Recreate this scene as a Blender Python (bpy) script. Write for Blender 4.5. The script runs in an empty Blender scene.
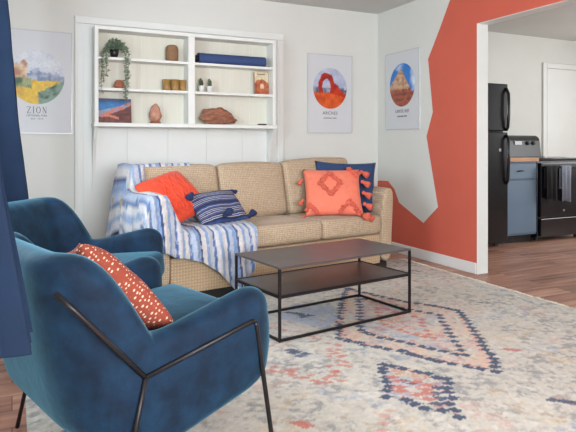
import bpy, bmesh, math, random
import numpy as np
from mathutils import Vector, Matrix, noise
random.seed(7)
SC = bpy.context.scene
COL = SC.collection
PI = math.pi

# ------------------------------------------------------------------ colour / materials
def lin(c):
    c = c / 255.0
    return c / 12.92 if c <= 0.04045 else ((c + 0.055) / 1.055) ** 2.4
def rgb(r, g, b): return (lin(r), lin(g), lin(b), 1.0)

def new_mat(name):
    m = bpy.data.materials.new(name); m.use_nodes = True
    nt = m.node_tree; b = nt.nodes['Principled BSDF']
    return m, nt, b
def N(nt, t, **kw):
    n = nt.nodes.new(t)
    for k, v in kw.items(): setattr(n, k, v)
    return n
def mat(name, col, rough=0.6, metal=0.0, var=0.08, scale=12.0, bump=0.0, bscale=60.0, sheen=0.0, sheen_tint=None,
        spec=0.5, stretch=(1, 1, 1), coat=0.0):
    m, nt, b = new_mat(name)
    tc = N(nt, 'ShaderNodeTexCoord'); mp = N(nt, 'ShaderNodeMapping'); mp.inputs['Scale'].default_value = stretch
    nt.links.new(tc.outputs['Object'], mp.inputs[0])
    nz = N(nt, 'ShaderNodeTexNoise'); nz.inputs['Scale'].default_value = scale; nz.inputs['Detail'].default_value = 4
    nt.links.new(mp.outputs[0], nz.inputs[0])
    rp = N(nt, 'ShaderNodeValToRGB')
    c = col
    rp.color_ramp.elements[0].position = 0.3; rp.color_ramp.elements[1].position = 0.7
    rp.color_ramp.elements[0].color = (c[0] * (1 - var), c[1] * (1 - var), c[2] * (1 - var), 1)
    rp.color_ramp.elements[1].color = (min(1, c[0] * (1 + var)), min(1, c[1] * (1 + var)), min(1, c[2] * (1 + var)), 1)
    nt.links.new(nz.outputs['Fac'], rp.inputs[0]); nt.links.new(rp.outputs[0], b.inputs['Base Color'])
    b.inputs['Roughness'].default_value = rough; b.inputs['Metallic'].default_value = metal
    b.inputs['Specular IOR Level'].default_value = spec
    if coat: b.inputs['Coat Weight'].default_value = coat
    if sheen:
        b.inputs['Sheen Weight'].default_value = sheen; b.inputs['Sheen Roughness'].default_value = 0.35
        if sheen_tint: b.inputs['Sheen Tint'].default_value = sheen_tint
    if bump:
        n2 = N(nt, 'ShaderNodeTexNoise'); n2.inputs['Scale'].default_value = bscale; n2.inputs['Detail'].default_value = 3
        nt.links.new(mp.outputs[0], n2.inputs[0])
        bp = N(nt, 'ShaderNodeBump'); bp.inputs['Strength'].default_value = bump; bp.inputs['Distance'].default_value = 0.01
        nt.links.new(n2.outputs['Fac'], bp.inputs['Height']); nt.links.new(bp.outputs[0], b.inputs['Normal'])
    return m
def attr_mat(name, rough=0.85, bump=0.0, bscale=120.0, sheen=0.0, var=0.12, vscale=40.0):
    m, nt, b = new_mat(name)
    at = N(nt, 'ShaderNodeAttribute', attribute_name='paint')
    tc = N(nt, 'ShaderNodeTexCoord')
    nz = N(nt, 'ShaderNodeTexNoise'); nz.inputs['Scale'].default_value = vscale; nz.inputs['Detail'].default_value = 4
    nt.links.new(tc.outputs['Object'], nz.inputs[0])
    mr = N(nt, 'ShaderNodeMapRange'); mr.inputs[1].default_value = .3; mr.inputs[2].default_value = .7
    mr.inputs[3].default_value = 1 - var; mr.inputs[4].default_value = 1 + var
    nt.links.new(nz.outputs['Fac'], mr.inputs[0])
    mx = N(nt, 'ShaderNodeVectorMath', operation='SCALE')
    nt.links.new(at.outputs['Color'], mx.inputs[0]); nt.links.new(mr.outputs[0], mx.inputs['Scale'])
    nt.links.new(mx.outputs[0], b.inputs['Base Color'])
    b.inputs['Roughness'].default_value = rough
    if sheen: b.inputs['Sheen Weight'].default_value = sheen
    if bump:
        n2 = N(nt, 'ShaderNodeTexNoise'); n2.inputs['Scale'].default_value = bscale; n2.inputs['Detail'].default_value = 2
        nt.links.new(tc.outputs['Object'], n2.inputs[0])
        bp = N(nt, 'ShaderNodeBump'); bp.inputs['Strength'].default_value = bump; bp.inputs['Distance'].default_value = 0.01
        nt.links.new(n2.outputs['Fac'], bp.inputs['Height']); nt.links.new(bp.outputs[0], b.inputs['Normal'])
    return m
def paint(me, func):
    """colour attribute from func(vertex coordinate) -> linear rgb"""
    a = me.color_attributes.new('paint', 'FLOAT_COLOR', 'POINT')
    buf = np.ones((len(me.vertices), 4), np.float32)
    for i, v in enumerate(me.vertices): buf[i, :3] = func(v.co)[:3]
    a.data.foreach_set('color', buf.ravel())
def weave_mat(name, c1, c2, scale=15.0, rough=0.9):
    m, nt, b = new_mat(name)
    tc = N(nt, 'ShaderNodeTexCoord'); ws = []
    for d in 'XZ':
        w = N(nt, 'ShaderNodeTexWave', wave_type='BANDS', bands_direction=d)
        w.inputs['Scale'].default_value = scale; w.inputs['Distortion'].default_value = .6; w.inputs['Detail'].default_value = 1; w.inputs['Detail Scale'].default_value = 6
        nt.links.new(tc.outputs['Object'], w.inputs[0]); ws.append(w)
    mm = N(nt, 'ShaderNodeMath', operation='MULTIPLY'); nt.links.new(ws[0].outputs['Fac'], mm.inputs[0]); nt.links.new(ws[1].outputs['Fac'], mm.inputs[1])
    nz = N(nt, 'ShaderNodeTexNoise'); nz.inputs['Scale'].default_value = 90; nz.inputs['Detail'].default_value = 3; nt.links.new(tc.outputs['Object'], nz.inputs[0])
    a2 = N(nt, 'ShaderNodeMath', operation='MULTIPLY_ADD'); a2.inputs[1].default_value = .55; nt.links.new(mm.outputs[0], a2.inputs[0]); nt.links.new(nz.outputs['Fac'], a2.inputs[2])
    rp = N(nt, 'ShaderNodeValToRGB'); rp.color_ramp.elements[0].color = c1; rp.color_ramp.elements[1].color = c2
    rp.color_ramp.elements[0].position = .35; rp.color_ramp.elements[1].position = 1.0
    nt.links.new(a2.outputs[0], rp.inputs[0]); nt.links.new(rp.outputs[0], b.inputs['Base Color'])
    b.inputs['Roughness'].default_value = rough; b.inputs['Sheen Weight'].default_value = 0.1
    bp = N(nt, 'ShaderNodeBump'); bp.inputs['Strength'].default_value = .3; bp.inputs['Distance'].default_value = .003
    nt.links.new(a2.outputs[0], bp.inputs['Height']); nt.links.new(bp.outputs[0], b.inputs['Normal'])
    return m
def velvet(name, c_lo, c_hi, tint):
    m, nt, b = new_mat(name)
    tc = N(nt, 'ShaderNodeTexCoord')
    nz = N(nt, 'ShaderNodeTexNoise'); nz.inputs['Scale'].default_value = 13; nz.inputs['Detail'].default_value = 6; nz.inputs['Roughness'].default_value = .62
    nt.links.new(tc.outputs['Object'], nz.inputs[0])
    rp = N(nt, 'ShaderNodeValToRGB'); rp.color_ramp.elements[0].position = .35; rp.color_ramp.elements[1].position = .68
    rp.color_ramp.elements[0].color = c_lo; rp.color_ramp.elements[1].color = c_hi
    nt.links.new(nz.outputs['Fac'], rp.inputs[0]); nt.links.new(rp.outputs[0], b.inputs['Base Color'])
    b.inputs['Roughness'].default_value = .75; b.inputs['Specular IOR Level'].default_value = .25
    b.inputs['Sheen Weight'].default_value = .42; b.inputs['Sheen Roughness'].default_value = .42; b.inputs['Sheen Tint'].default_value = tint
    n2 = N(nt, 'ShaderNodeTexNoise'); n2.inputs['Scale'].default_value = 18; n2.inputs['Detail'].default_value = 3
    nt.links.new(tc.outputs['Object'], n2.inputs[0])
    bp = N(nt, 'ShaderNodeBump'); bp.inputs['Strength'].default_value = .25; bp.inputs['Distance'].default_value = .01
    nt.links.new(n2.outputs['Fac'], bp.inputs['Height']); nt.links.new(bp.outputs[0], b.inputs['Normal'])
    return m
def wood_floor():
    m, nt, b = new_mat('laminate planks')
    tc = N(nt, 'ShaderNodeTexCoord')
    br = N(nt, 'ShaderNodeTexBrick'); br.offset = .37; br.squash = 1
    br.inputs['Scale'].default_value = 1.0; br.inputs['Brick Width'].default_value = 1.22; br.inputs['Row Height'].default_value = .15
    br.inputs['Mortar Size'].default_value = .0018; br.inputs['Color1'].default_value = (0, 0, 0, 1); br.inputs['Color2'].default_value = (1, 1, 1, 1)
    br.inputs['Mortar'].default_value = (.5, .5, .5, 1)
    nt.links.new(tc.outputs['Object'], br.inputs[0])
    mp = N(nt, 'ShaderNodeMapping'); mp.inputs['Scale'].default_value = (1.3, 14, 1); nt.links.new(tc.outputs['Object'], mp.inputs[0])
    ad = N(nt, 'ShaderNodeVectorMath', operation='ADD'); sc = N(nt, 'ShaderNodeVectorMath', operation='SCALE'); sc.inputs['Scale'].default_value = 7
    nt.links.new(br.outputs['Color'], sc.inputs[0]); nt.links.new(mp.outputs[0], ad.inputs[0]); nt.links.new(sc.outputs[0], ad.inputs[1])
    nz = N(nt, 'ShaderNodeTexNoise'); nz.inputs['Scale'].default_value = 1.6; nz.inputs['Detail'].default_value = 7; nt.links.new(ad.outputs[0], nz.inputs[0])
    mx = N(nt, 'ShaderNodeMath', operation='MULTIPLY_ADD'); mx.inputs[1].default_value = .28; 
    nt.links.new(br.outputs['Color'], mx.inputs[0]); nt.links.new(nz.outputs['Fac'], mx.inputs[2])
    rp = N(nt, 'ShaderNodeValToRGB'); e = rp.color_ramp.elements
    e[0].position = .35; e[0].color = rgb(122, 86, 72); e[1].position = .95; e[1].color = rgb(204, 160, 136)
    k = e.new(.62); k.color = rgb(168, 122, 102)
    nt.links.new(mx.outputs[0], rp.inputs[0])
    mo = N(nt, 'ShaderNodeMixRGB'); mo.inputs['Color2'].default_value = rgb(70, 48, 40)
    nt.links.new(br.outputs['Fac'], mo.inputs['Fac']); nt.links.new(rp.outputs[0], mo.inputs['Color1'])
    nt.links.new(mo.outputs[0], b.inputs['Base Color']); b.inputs['Roughness'].default_value = .42
    return m
def dash_mat():
    m, nt, b = new_mat('rust fabric with cream dashes')
    tc = N(nt, 'ShaderNodeTexCoord'); mp = N(nt, 'ShaderNodeMapping'); mp.inputs['Scale'].default_value = (1.0, 1.9, 1.0); mp.inputs['Rotation'].default_value = (0, 0, 1.0)
    nt.links.new(tc.outputs['Object'], mp.inputs[0])
    vo = N(nt, 'ShaderNodeTexVoronoi', feature='F1'); vo.inputs['Scale'].default_value = 56; vo.inputs['Randomness'].default_value = .45
    nt.links.new(mp.outputs[0], vo.inputs[0])
    rp = N(nt, 'ShaderNodeValToRGB'); rp.color_ramp.elements[0].position = .25; rp.color_ramp.elements[1].position = .33
    rp.color_ramp.elements[0].color = rgb(222, 186, 160); rp.color_ramp.elements[1].color = rgb(142, 62, 44)
    nt.links.new(vo.outputs['Distance'], rp.inputs[0]); nt.links.new(rp.outputs[0], b.inputs['Base Color']); b.inputs['Roughness'].default_value = .9
    return m

M = {}
M['wall'] = mat('white wall paint', rgb(216, 217, 211), .85, var=.015, scale=3, bump=.06, bscale=220)
M['orange'] = mat('terracotta orange wall paint', rgb(206, 98, 78), .8, var=.03, scale=3, bump=.06, bscale=220)
M['ceil'] = mat('ceiling paint', rgb(204, 204, 200), .95, var=.015, scale=3, bump=.12, bscale=180)
M['trim'] = mat('white trim paint', rgb(226, 228, 224), .5, var=.015, scale=5)
M['shelfpaint'] = mat('white shelf paint', rgb(228, 229, 224), .5, var=.02, scale=6)
M['panel'] = mat('cream back panel', rgb(216, 214, 200), .7, var=.03, scale=4, stretch=(6, 1, .4))
M['wood'] = wood_floor()
M['velvet'] = velvet('blue velvet', rgb(4, 22, 42), rgb(13, 45, 70), (.25, .65, .85, 1))
M['blackmetal'] = mat('black powder coated metal', rgb(40, 38, 40), .38, .6, var=.06, scale=20)
M['tabletop'] = mat('dark grey metal sheet', rgb(98, 95, 96), .36, .5, var=.06, scale=8)
M['tan'] = weave_mat('tan woven upholstery', rgb(168, 141, 110), rgb(200, 176, 144), 15)
M['tanseat'] = weave_mat('tan woven seat upholstery', rgb(158, 136, 110), rgb(204, 184, 156), 22)
M['plinth'] = mat('black plinth', rgb(26, 24, 24), .6)
M['knit'] = mat('orange red knit wool', rgb(222, 74, 44), .9, var=.10, scale=30, bump=.5, bscale=90, sheen=.2)
M['coral'] = mat('coral cotton', rgb(234, 126, 100), .9, var=.06, scale=25, bump=.3, bscale=120, sheen=.2)
M['coraltuft'] = mat('coral tufting', rgb(222, 106, 84), .95, var=.12, scale=60, bump=.8, bscale=160)
M['navy'] = mat('navy linen', rgb(42, 66, 104), .9, var=.10, scale=80, bump=.2, bscale=200, sheen=.1)
M['navyyarn'] = mat('navy yarn', rgb(34, 48, 84), .95, var=.2, scale=90, bump=.5, bscale=150)
M['dash'] = dash_mat()
M['curtain'] = mat('navy blue curtain cloth', rgb(22, 38, 60), .85, var=.14, scale=6, bump=.2, bscale=25, spec=.2)
M['pattr'] = attr_mat('printed picture', .5, var=.10, vscale=60)
M['rug'] = attr_mat('woven rug pile', .95, bump=.6, bscale=170, sheen=.15, var=.10, vscale=45)
M['throw'] = attr_mat('striped woven throw', .92, bump=.4, bscale=160, sheen=.15, var=.10, vscale=60)
M['stripe'] = attr_mat('striped cushion cloth', .92, bump=.3, bscale=160, var=.06)
M['fringe'] = mat('cream yarn', rgb(214, 206, 190), .95, var=.1, scale=60, bump=.4)
M['paper'] = mat('poster paper', rgb(206, 209, 212), .55, var=.01, scale=4)
M['ink'] = mat('grey ink', rgb(84, 84, 88), .7)
M['clear'] = mat('pale acrylic edge', rgb(200, 203, 204), .25, var=.03)
M['leaf'] = mat('grey green leaves', rgb(128, 148, 124), .6, var=.3, scale=50)
M['stem'] = mat('brown green stems', rgb(96, 100, 70), .7)
M['blackpot'] = mat('black ceramic', rgb(26, 26, 26), .35)
M['terracotta'] = mat('terracotta clay', rgb(164, 102, 76), .8, var=.15, scale=30, bump=.4)
M['wicker'] = mat('brown woven jar', rgb(146, 112, 80), .8, var=.25, scale=40, stretch=(1, 1, 6), bump=.5)
M['amber'] = mat('golden amber glassy wax', rgb(162, 124, 68), .4, var=.25, scale=25)
M['salt'] = mat('pink salt crystal', rgb(186, 134, 112), .55, var=.25, scale=25, bump=.6, bscale=40)
M['redrock'] = mat('layered red rock', rgb(150, 100, 78), .85, var=.35, scale=18, bump=.8, bscale=45, stretch=(1, 1, 3))
M['whitepot'] = mat('white ceramic', rgb(226, 226, 222), .35)
M['cactus'] = mat('cactus green', rgb(72, 88, 60), .8, var=.35, scale=90, bump=.7, bscale=150)
M['soil'] = mat('dark soil', rgb(50, 40, 32), .95)
M['bluemat'] = mat('navy foam', rgb(52, 72, 118), .75, var=.06, scale=50, bump=.15, bscale=150)
M['blackgloss'] = mat('black appliance enamel', rgb(20, 20, 24), .22, spec=.5, var=.1, scale=6)
M['blackglass'] = mat('black oven glass', rgb(34, 34, 40), .08, var=.05)
M['blackpanel'] = mat('black satin panel', rgb(16, 16, 18), .42, var=.05)
M['steelblue'] = mat('blue grey cabinet paint', rgb(96, 116, 136), .5, var=.03, scale=6)
M['butcher'] = mat('butcher block', rgb(184, 136, 100), .5, var=.15, scale=12, stretch=(.6, 10, 1))
M['chrome'] = mat('brushed steel', rgb(170, 170, 172), .3, .9)
M['towelgrey'] = mat('grey towel', rgb(126, 132, 146), .95, var=.1, scale=40, bump=.4, sheen=.2)
M['towelblack'] = mat('black towel', rgb(22, 22, 24), .95, var=.1, scale=40, bump=.4)
M['sill'] = mat('window frame vinyl', rgb(230, 230, 228), .4)
def glassmat():
    m, nt, b = new_mat('window glass')
    b.inputs['Base Color'].default_value = (1, 1, 1, 1); b.inputs['Roughness'].default_value = .02
    b.inputs['Transmission Weight'].default_value = 1; b.inputs['IOR'].default_value = 1.05
    return m
M['glass'] = glassmat()

# ------------------------------------------------------------------ geometry helpers
def link(o, parent=None):
    COL.objects.link(o)
    if parent is not None: o.parent = parent
    return o
def obj(name, bm, m, parent=None, smooth=False, sub=0, recalc=True):
    if recalc: bmesh.ops.recalc_face_normals(bm, faces=bm.faces)
    me = bpy.data.meshes.new(name); bm.to_mesh(me); bm.free()
    for mm in (m if isinstance(m, (list, tuple)) else [m]): me.materials.append(mm)
    if smooth:
        for p in me.polygons: p.use_smooth = True
    o = link(bpy.data.objects.new(name, me), parent)
    if sub:
        s = o.modifiers.new('sub', 'SUBSURF'); s.levels = sub; s.render_levels = sub
    return o
def tag(o, label, cat, group=None, kind=None):
    o['label'] = label; o['category'] = cat
    if group: o['group'] = group
    if kind: o['kind'] = kind
    return o
def struct(o, label=None, cat=None):
    o['kind'] = 'structure'
    if label: o['label'] = label
    if cat: o['category'] = cat
    return o
def thing(name, label, cat, loc=(0, 0, 0), rz=0.0, group=None):
    o = link(bpy.data.objects.new(name, None)); o.empty_display_size = .1
    o.location = loc; o.rotation_euler = (0, 0, rz)
    return tag(o, label, cat, group)
def box(bm, x0, x1, y0, y1, z0, z1, bev=0.0, seg=2, M4=None):
    r = bmesh.ops.create_cube(bm, size=1)
    vs = r['verts']
    bmesh.ops.scale(bm, vec=(abs(x1 - x0), abs(y1 - y0), abs(z1 - z0)), verts=vs)
    bmesh.ops.translate(bm, vec=((x0 + x1) / 2, (y0 + y1) / 2, (z0 + z1) / 2), verts=vs)
    if M4 is not None: bmesh.ops.transform(bm, matrix=M4, verts=vs)
    if bev:
        es = list({e for v in vs for e in v.link_edges})
        bmesh.ops.bevel(bm, geom=es, offset=bev, segments=seg, affect='EDGES', profile=.5)
    return bm
def B(*a, **k): return box(bmesh.new(), *a, **k)
def tube(bm, pts, r, n=8, cap=True, radii=None):
    pts = [Vector(p) for p in pts]; rings = []
    up = Vector((0, 0, 1))
    for i, p in enumerate(pts):
        a = pts[max(0, i - 1)]; b = pts[min(len(pts) - 1, i + 1)]
        t = (b - a).normalized()
        if i == 0: ref = up if abs(t.z) < .9 else Vector((1, 0, 0))
        s = t.cross(ref)
        if s.length < 1e-4: s = t.cross(Vector((0, 1, 0)))
        s.normalize(); u = s.cross(t).normalized(); ref = u
        rr = radii[i] if radii else r
        # mitre
        if 0 < i < len(pts) - 1:
            d1 = (pts[i] - pts[i - 1]).normalized(); c = max(.5, d1.dot(t))
        else: c = 1
        rings.append([bm.verts.new(p + (s * math.cos(2 * PI * k / n) + u * math.sin(2 * PI * k / n)) * rr / (c ** .5)) for k in range(n)])
    for i in range(len(rings) - 1):
        for k in range(n):
            bm.faces.new((rings[i][k], rings[i][(k + 1) % n], rings[i + 1][(k + 1) % n], rings[i + 1][k]))
    if cap:
        bm.faces.new(rings[0][::-1]); bm.faces.new(rings[-1])
    return bm
def lathe(bm, prof, n=24, c=(0, 0, 0), axis=None):
    """prof list of (r, z) about the z axis"""
    vs0 = len(bm.verts); rings = []; new = []
    for r, z in prof:
        if r < 1e-5:
            v = bm.verts.new((c[0], c[1], c[2] + z)); rings.append([v]); new.append(v)
        else:
            rg = [bm.verts.new((c[0] + r * math.cos(2 * PI * k / n), c[1] + r * math.sin(2 * PI * k / n), c[2] + z)) for k in range(n)]
            rings.append(rg); new += rg
    for i in range(len(rings) - 1):
        a, b = rings[i], rings[i + 1]
        for k in range(n):
            if len(a) == 1 and len(b) == 1: continue
            if len(a) == 1: bm.faces.new((a[0], b[(k + 1) % n], b[k]))
            elif len(b) == 1: bm.faces.new((a[k], a[(k + 1) % n], b[0]))
            else: bm.faces.new((a[k], a[(k + 1) % n], b[(k + 1) % n], b[k]))
    return bm
def poly_solid(bm, pts, z0, z1):
    lo = [bm.verts.new((x, y, z0)) for x, y in pts]; hi = [bm.verts.new((x, y, z1)) for x, y in pts]
    n = len(pts)
    bm.faces.new(lo[::-1]); bm.faces.new(hi)
    for i in range(n): bm.faces.new((lo[i], lo[(i + 1) % n], hi[(i + 1) % n], hi[i]))
    return bm
def grid_faces(bm, G, closed_u=False):
    R = len(G); Cn = len(G[0])
    for i in range(R - 1):
        for j in range(Cn - (0 if closed_u else 1)):
            bm.faces.new((G[i][j], G[i][(j + 1) % Cn], G[i + 1][(j + 1) % Cn], G[i + 1][j]))
def text_mesh(name, body, size, m, parent, mw, width=None, bold=0.0, spacing=1.0):
    cu = bpy.data.curves.new(name, 'FONT'); cu.body = body; cu.size = size; cu.align_x = 'CENTER'; cu.align_y = 'CENTER'
    cu.extrude = .0006; cu.offset = bold; cu.space_character = spacing
    t = bpy.data.objects.new(name, cu); COL.objects.link(t)
    dg = bpy.context.evaluated_depsgraph_get(); dg.update()
    me = bpy.data.meshes.new_from_object(t.evaluated_get(dg)); COL.objects.unlink(t); bpy.data.objects.remove(t)
    if width:
        xs = [v.co.x for v in me.vertices]; k = width / (max(xs) - min(xs))
        for v in me.vertices: v.co.x *= k
    me.transform(mw); me.materials.clear(); me.materials.append(m)
    return link(bpy.data.objects.new(name, me), parent)

# ------------------------------------------------------------------ room constants
WX = 3.456       # right wall face
WY = 5.018       # back wall face
LX = -0.50       # left wall face
FY = -1.60       # front wall face
CH = 2.44        # ceiling
KX = 7.6; KY = 5.2; KF = 0.9
DY0, DY1, DZ = 1.55, 3.59, 2.068     # opening in the right wall
T = .112

# floor, ceiling
struct(obj('floor', B(LX - T, KX + T, FY - T, KY + T, -.1, 0), M['wood']), 'brown laminate plank floor', 'floor')
struct(obj('ceiling', B(LX - T, KX + T, FY - T, KY + T, CH, CH + .1), M['ceil']), 'flat pale grey ceiling', 'ceiling')
# back wall of the living room: white, with the foot of the painted shape wrapping a little past the corner
bm = B(LX - T, WX + T, WY, WY + .18, 0, CH)
struct(obj('wall_back', bm, M['wall']), 'white living room back wall behind the sofa', 'wall')
# right wall: white field and orange painted field share one jagged boundary
edge = [(5.018, .690), (4.993, .696), (4.834, .70), (4.722, .622), (4.649, .497), (4.274, .34), (4.072, .508), (4.231, 1.146), (4.142, 1.367), (4.209, 1.859), (4.055, 2.099), (3.914, 2.336), (3.85, 2.44)]
bm = bmesh.new()
def face(bm, pts, mi, x, flip=False):
    vs = [bm.verts.new((x, y, z)) for y, z in pts]
    f = bm.faces.new(vs[::-1] if flip else vs); f.material_index = mi; return f
white = edge + [(5.018, 2.44)]
from mathutils.geometry import tessellate_polygon
def tess(bm, pts, mi, x, sign):
    vs = [bm.verts.new((x, y, z)) for y, z in pts]
    for t in tessellate_polygon([[Vector((y, z, 0)) for y, z in pts]]):
        v = [vs[k] for k in t]
        f = bm.faces.new(v); f.material_index = mi; f.normal_update()
        if f.normal.x * sign < 0: f.normal_flip()
tess(bm, white, 0, WX, -1)
orange = [(5.018, 0), (5.018, .69)] + edge[1:] + [(FY, 2.44), (FY, 0), (DY0, 0), (DY0, DZ), (DY1, DZ), (DY1, 0)]
tess(bm, orange, 1, WX, -1)
ring = [(5.018, 0), (5.018, 2.44), (FY, 2.44), (FY, 0), (DY0, 0), (DY0, DZ), (DY1, DZ), (DY1, 0)]
tess(bm, ring, 0, WX + T, 1)
for i in range(len(ring)):
    (a, b), (c, d) = ring[i], ring[(i + 1) % len(ring)]
    q = [bm.verts.new((WX, a, b)), bm.verts.new((WX, c, d)), bm.verts.new((WX + T, c, d)), bm.verts.new((WX + T, a, b))]
    fq = bm.faces.new(q); fq.material_index = 0
struct(obj('wall_right', bm, [M['wall'], M['orange']], recalc=False), 'white wall with a jagged terracotta orange painted field and wide opening to the kitchen', 'wall')
# left wall with window opening, front wall with window opening
WL = (2.3, 3.6, 1.05, 2.12)   # y0,y1,z0,z1
bm = bmesh.new()
box(bm, LX - T, LX, FY - T, WL[0], 0, CH); box(bm, LX - T, LX, WL[1], WY, 0, CH)
box(bm, LX - T, LX, WL[0], WL[1], 0, WL[2]); box(bm, LX - T, LX, WL[0], WL[1], WL[3], CH)
struct(obj('wall_left', bm, M['wall']), 'white left wall with the curtained window', 'wall')
WF = (-.3, 1.9, .75, 2.12)
bm = bmesh.new()
box(bm, LX, WF[0], FY - T, FY, 0, CH); box(bm, WF[1], WX + T, FY - T, FY, 0, CH)
box(bm, WF[0], WF[1], FY - T, FY, 0, WF[2]); box(bm, WF[0], WF[1], FY - T, FY, WF[3], CH)
struct(obj('wall_front', bm, M['wall']), 'white wall behind the camera with a window', 'wall')
def window(name, axis, a0, a1, z0, z1, pos, label):
    r = link(bpy.data.objects.new(name, None)); struct(r, label, 'window'); 
    fr = bmesh.new(); w = .05
    def bb(bm, p0, p1, q0, q1, t0, t1):
        if axis == 'x': box(bm, pos + t0, pos + t1, p0, p1, q0, q1, .004, 1)
        else: box(bm, p0, p1, pos + t0, pos + t1, q0, q1, .004, 1)
    bb(fr, a0, a0 + w, z0, z1, -.1, -.03); bb(fr, a1 - w, a1, z0, z1, -.1, -.03)
    bb(fr, a0 + w, a1 - w, z0, z0 + w, -.1, -.03); bb(fr, a0 + w, a1 - w, z1 - w, z1, -.1, -.03)
    bb(fr, (a0 + a1) / 2 - .02, (a0 + a1) / 2 + .02, z0 + w, z1 - w, -.09, -.04)
    obj('window_frame', fr, M['sill'], r)
    g = bmesh.new(); bb(g, a0 + w, a1 - w, z0 + w, z1 - w, -.068, -.062); obj('pane', g, M['glass'], r)
    return r
window('window_1', 'x', WL[0], WL[1], WL[2], WL[3], LX, 'white framed window between the navy curtains')
window('window_2', 'y', WF[0], WF[1], WF[2], WF[3], FY, 'white framed window in the wall behind the camera')
# kitchen shell
struct(obj('wall_kitchen_back', B(WX + T, KX + T, KY, KY + T, 0, CH), M['wall']), 'white kitchen back wall', 'wall')
struct(obj('wall_kitchen_right', B(KX, KX + T, KF, KY, 0, CH), M['wall']), 'white kitchen side wall', 'wall')
struct(obj('wall_kitchen_front', B(WX + T, KX + T, KF - T, KF, 0, CH), M['wall']), 'white kitchen front wall', 'wall')
# baseboards
struct(obj('baseboard_right', B(WX - .014, WX, DY1 + .002, WY, 0, .092, .004, 1), M['trim']), 'white baseboard under the orange wall', 'baseboard')
bm = B(LX, .46, WY - .014, WY, 0, .092, .004, 1); box(bm, 2.36, WX - .015, WY - .014, WY, 0, .092, .004, 1)
struct(obj('baseboard_back', bm, M['trim']), 'white baseboard along the back wall', 'baseboard')
# white corner bead on the opening edge
bm = B(WX - .003, WX + T + .003, DY1 - .004, DY1, 0, DZ - .004); box(bm, WX - .003, WX + T + .003, DY0, DY1, DZ - .004, DZ)
struct(obj('trim_1', bm, M['trim']), 'plain white lining of the kitchen opening', 'trim')
# casing of the old opening that frames the shelf, and its flat panel
bm = bmesh.new()
for x0, x1 in ((.465, .535), (2.29, 2.356)):
    box(bm, x0, x1, WY - .022, WY, 0, 2.07, .005, 2)
    box(bm, x0 + .016, x0 + .022, WY - .027, WY - .021, 0, 2.07, .002, 1)
box(bm, .465, 2.356, WY - .024, WY, 2.07, 2.13, .005, 2)
struct(obj('trim_2', bm, M['trim']), 'flat white casing around the shelf recess', 'trim')
bm = bmesh.new()
k = 5; w = (2.29 - .535) / k
for i in range(k): box(bm, .535 + i * w, .535 + (i + 1) * w - .0012, WY - .008, WY, 0, 2.07, .0012, 1)
struct(obj('trim_3', bm, M['trim']), 'white board panel inside the casing', 'trim')
# kitchen door on the back wall
d = link(bpy.data.objects.new('door_1', None)); struct(d, 'flat white kitchen door', 'door')
obj('door_panel', B(6.17, 6.98, KY - .02, KY - .001, .01, 2.05, .003, 1), M['trim'], d)
bm = B(6.10, 6.165, KY - .022, KY, 0, 2.12, .004, 1); box(bm, 6.985, 7.05, KY - .022, KY, 0, 2.12, .004, 1); box(bm, 6.165, 6.985, KY - .022, KY, 2.055, 2.12, .004, 1)
obj('door_frame', bm, M['trim'], d)
bm = bmesh.new(); lathe(bm, [(0, 0), (.012, 0), (.012, .03), (.028, .045), (.026, .065), (0, .07)], 16)
bmesh.ops.transform(bm, matrix=Matrix.Translation((6.92, KY - .02, .95)) @ Matrix.Rotation(PI / 2, 4, 'X'), verts=bm.verts)
obj('door_knob', bm, M['chrome'], d, smooth=True)

# ------------------------------------------------------------------ rug
RX0, RX1, RY0, RY1 = .05, 3.255, .75, 4.36
NAVY = np.array(rgb(38, 58, 88)[:3]); RED = np.array(rgb(190, 108, 90)[:3]); CREAM = np.array(rgb(194, 189, 176)[:3]); GREY = np.array(rgb(126, 126, 126)[:3])
SKY = np.array(rgb(150, 168, 192)[:3]); YEL = np.array(rgb(216, 188, 140)[:3]); PINK = np.array(rgb(214, 160, 142)[:3])
ST = .009
nx = int((RX1 - RX0) / ST); ny = int((RY1 - RY0) / ST)
gx = np.linspace(RX0, RX1, nx + 1); gy = np.linspace(RY0, RY1, ny + 1)
XX, YY = np.meshgrid(gx, gy, indexing='ij')
rng = np.random.default_rng(3)
def smooth_noise(s, seed):
    out = np.zeros_like(XX); r = np.random.default_rng(seed)
    for o in range(3):
        k = s * 2 ** o; w = max(4, int((RX1 - RX0) * k) + 3); h = max(4, int((RY1 - RY0) * k) + 3)
        g = r.random((w, h)); fx = (XX - RX0) * k; fy = (YY - RY0) * k
        ix = fx.astype(int); iy = fy.astype(int); tx = fx - ix; ty = fy - iy
        tx = tx * tx * (3 - 2 * tx); ty = ty * ty * (3 - 2 * ty)
        v = g[ix, iy] * (1 - tx) * (1 - ty) + g[ix + 1, iy] * tx * (1 - ty) + g[ix, iy + 1] * (1 - tx) * ty + g[ix + 1, iy + 1] * tx * ty
        out += v / 2 ** o
    return out / 1.75
RC = np.tile(CREAM, (nx + 1, ny + 1, 1)).astype(float)
def blend(mask, c):
    global RC
    m = np.clip(mask, 0, 1)[..., None]; RC = RC * (1 - m) + c * m
n1 = smooth_noise(2.2, 11); n2 = smooth_noise(12, 12); n3 = smooth_noise(30, 13); n4 = smooth_noise(5, 14); n5 = smooth_noise(38, 15)
blend(((n2 > .53) & (n5 > .48)) * .42 + (n5 > .60) * .30, GREY)
blend((n3 < .36) * .35, np.array(rgb(218, 214, 202)[:3]))
blend(((n1 > .62) & (n5 > .55)) * .3, SKY)
blend(((n4 > .66) & (n5 > .5)) * .28, PINK)
blend(((n4 < .30) & (n5 > .5)) * .3, YEL)
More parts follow.
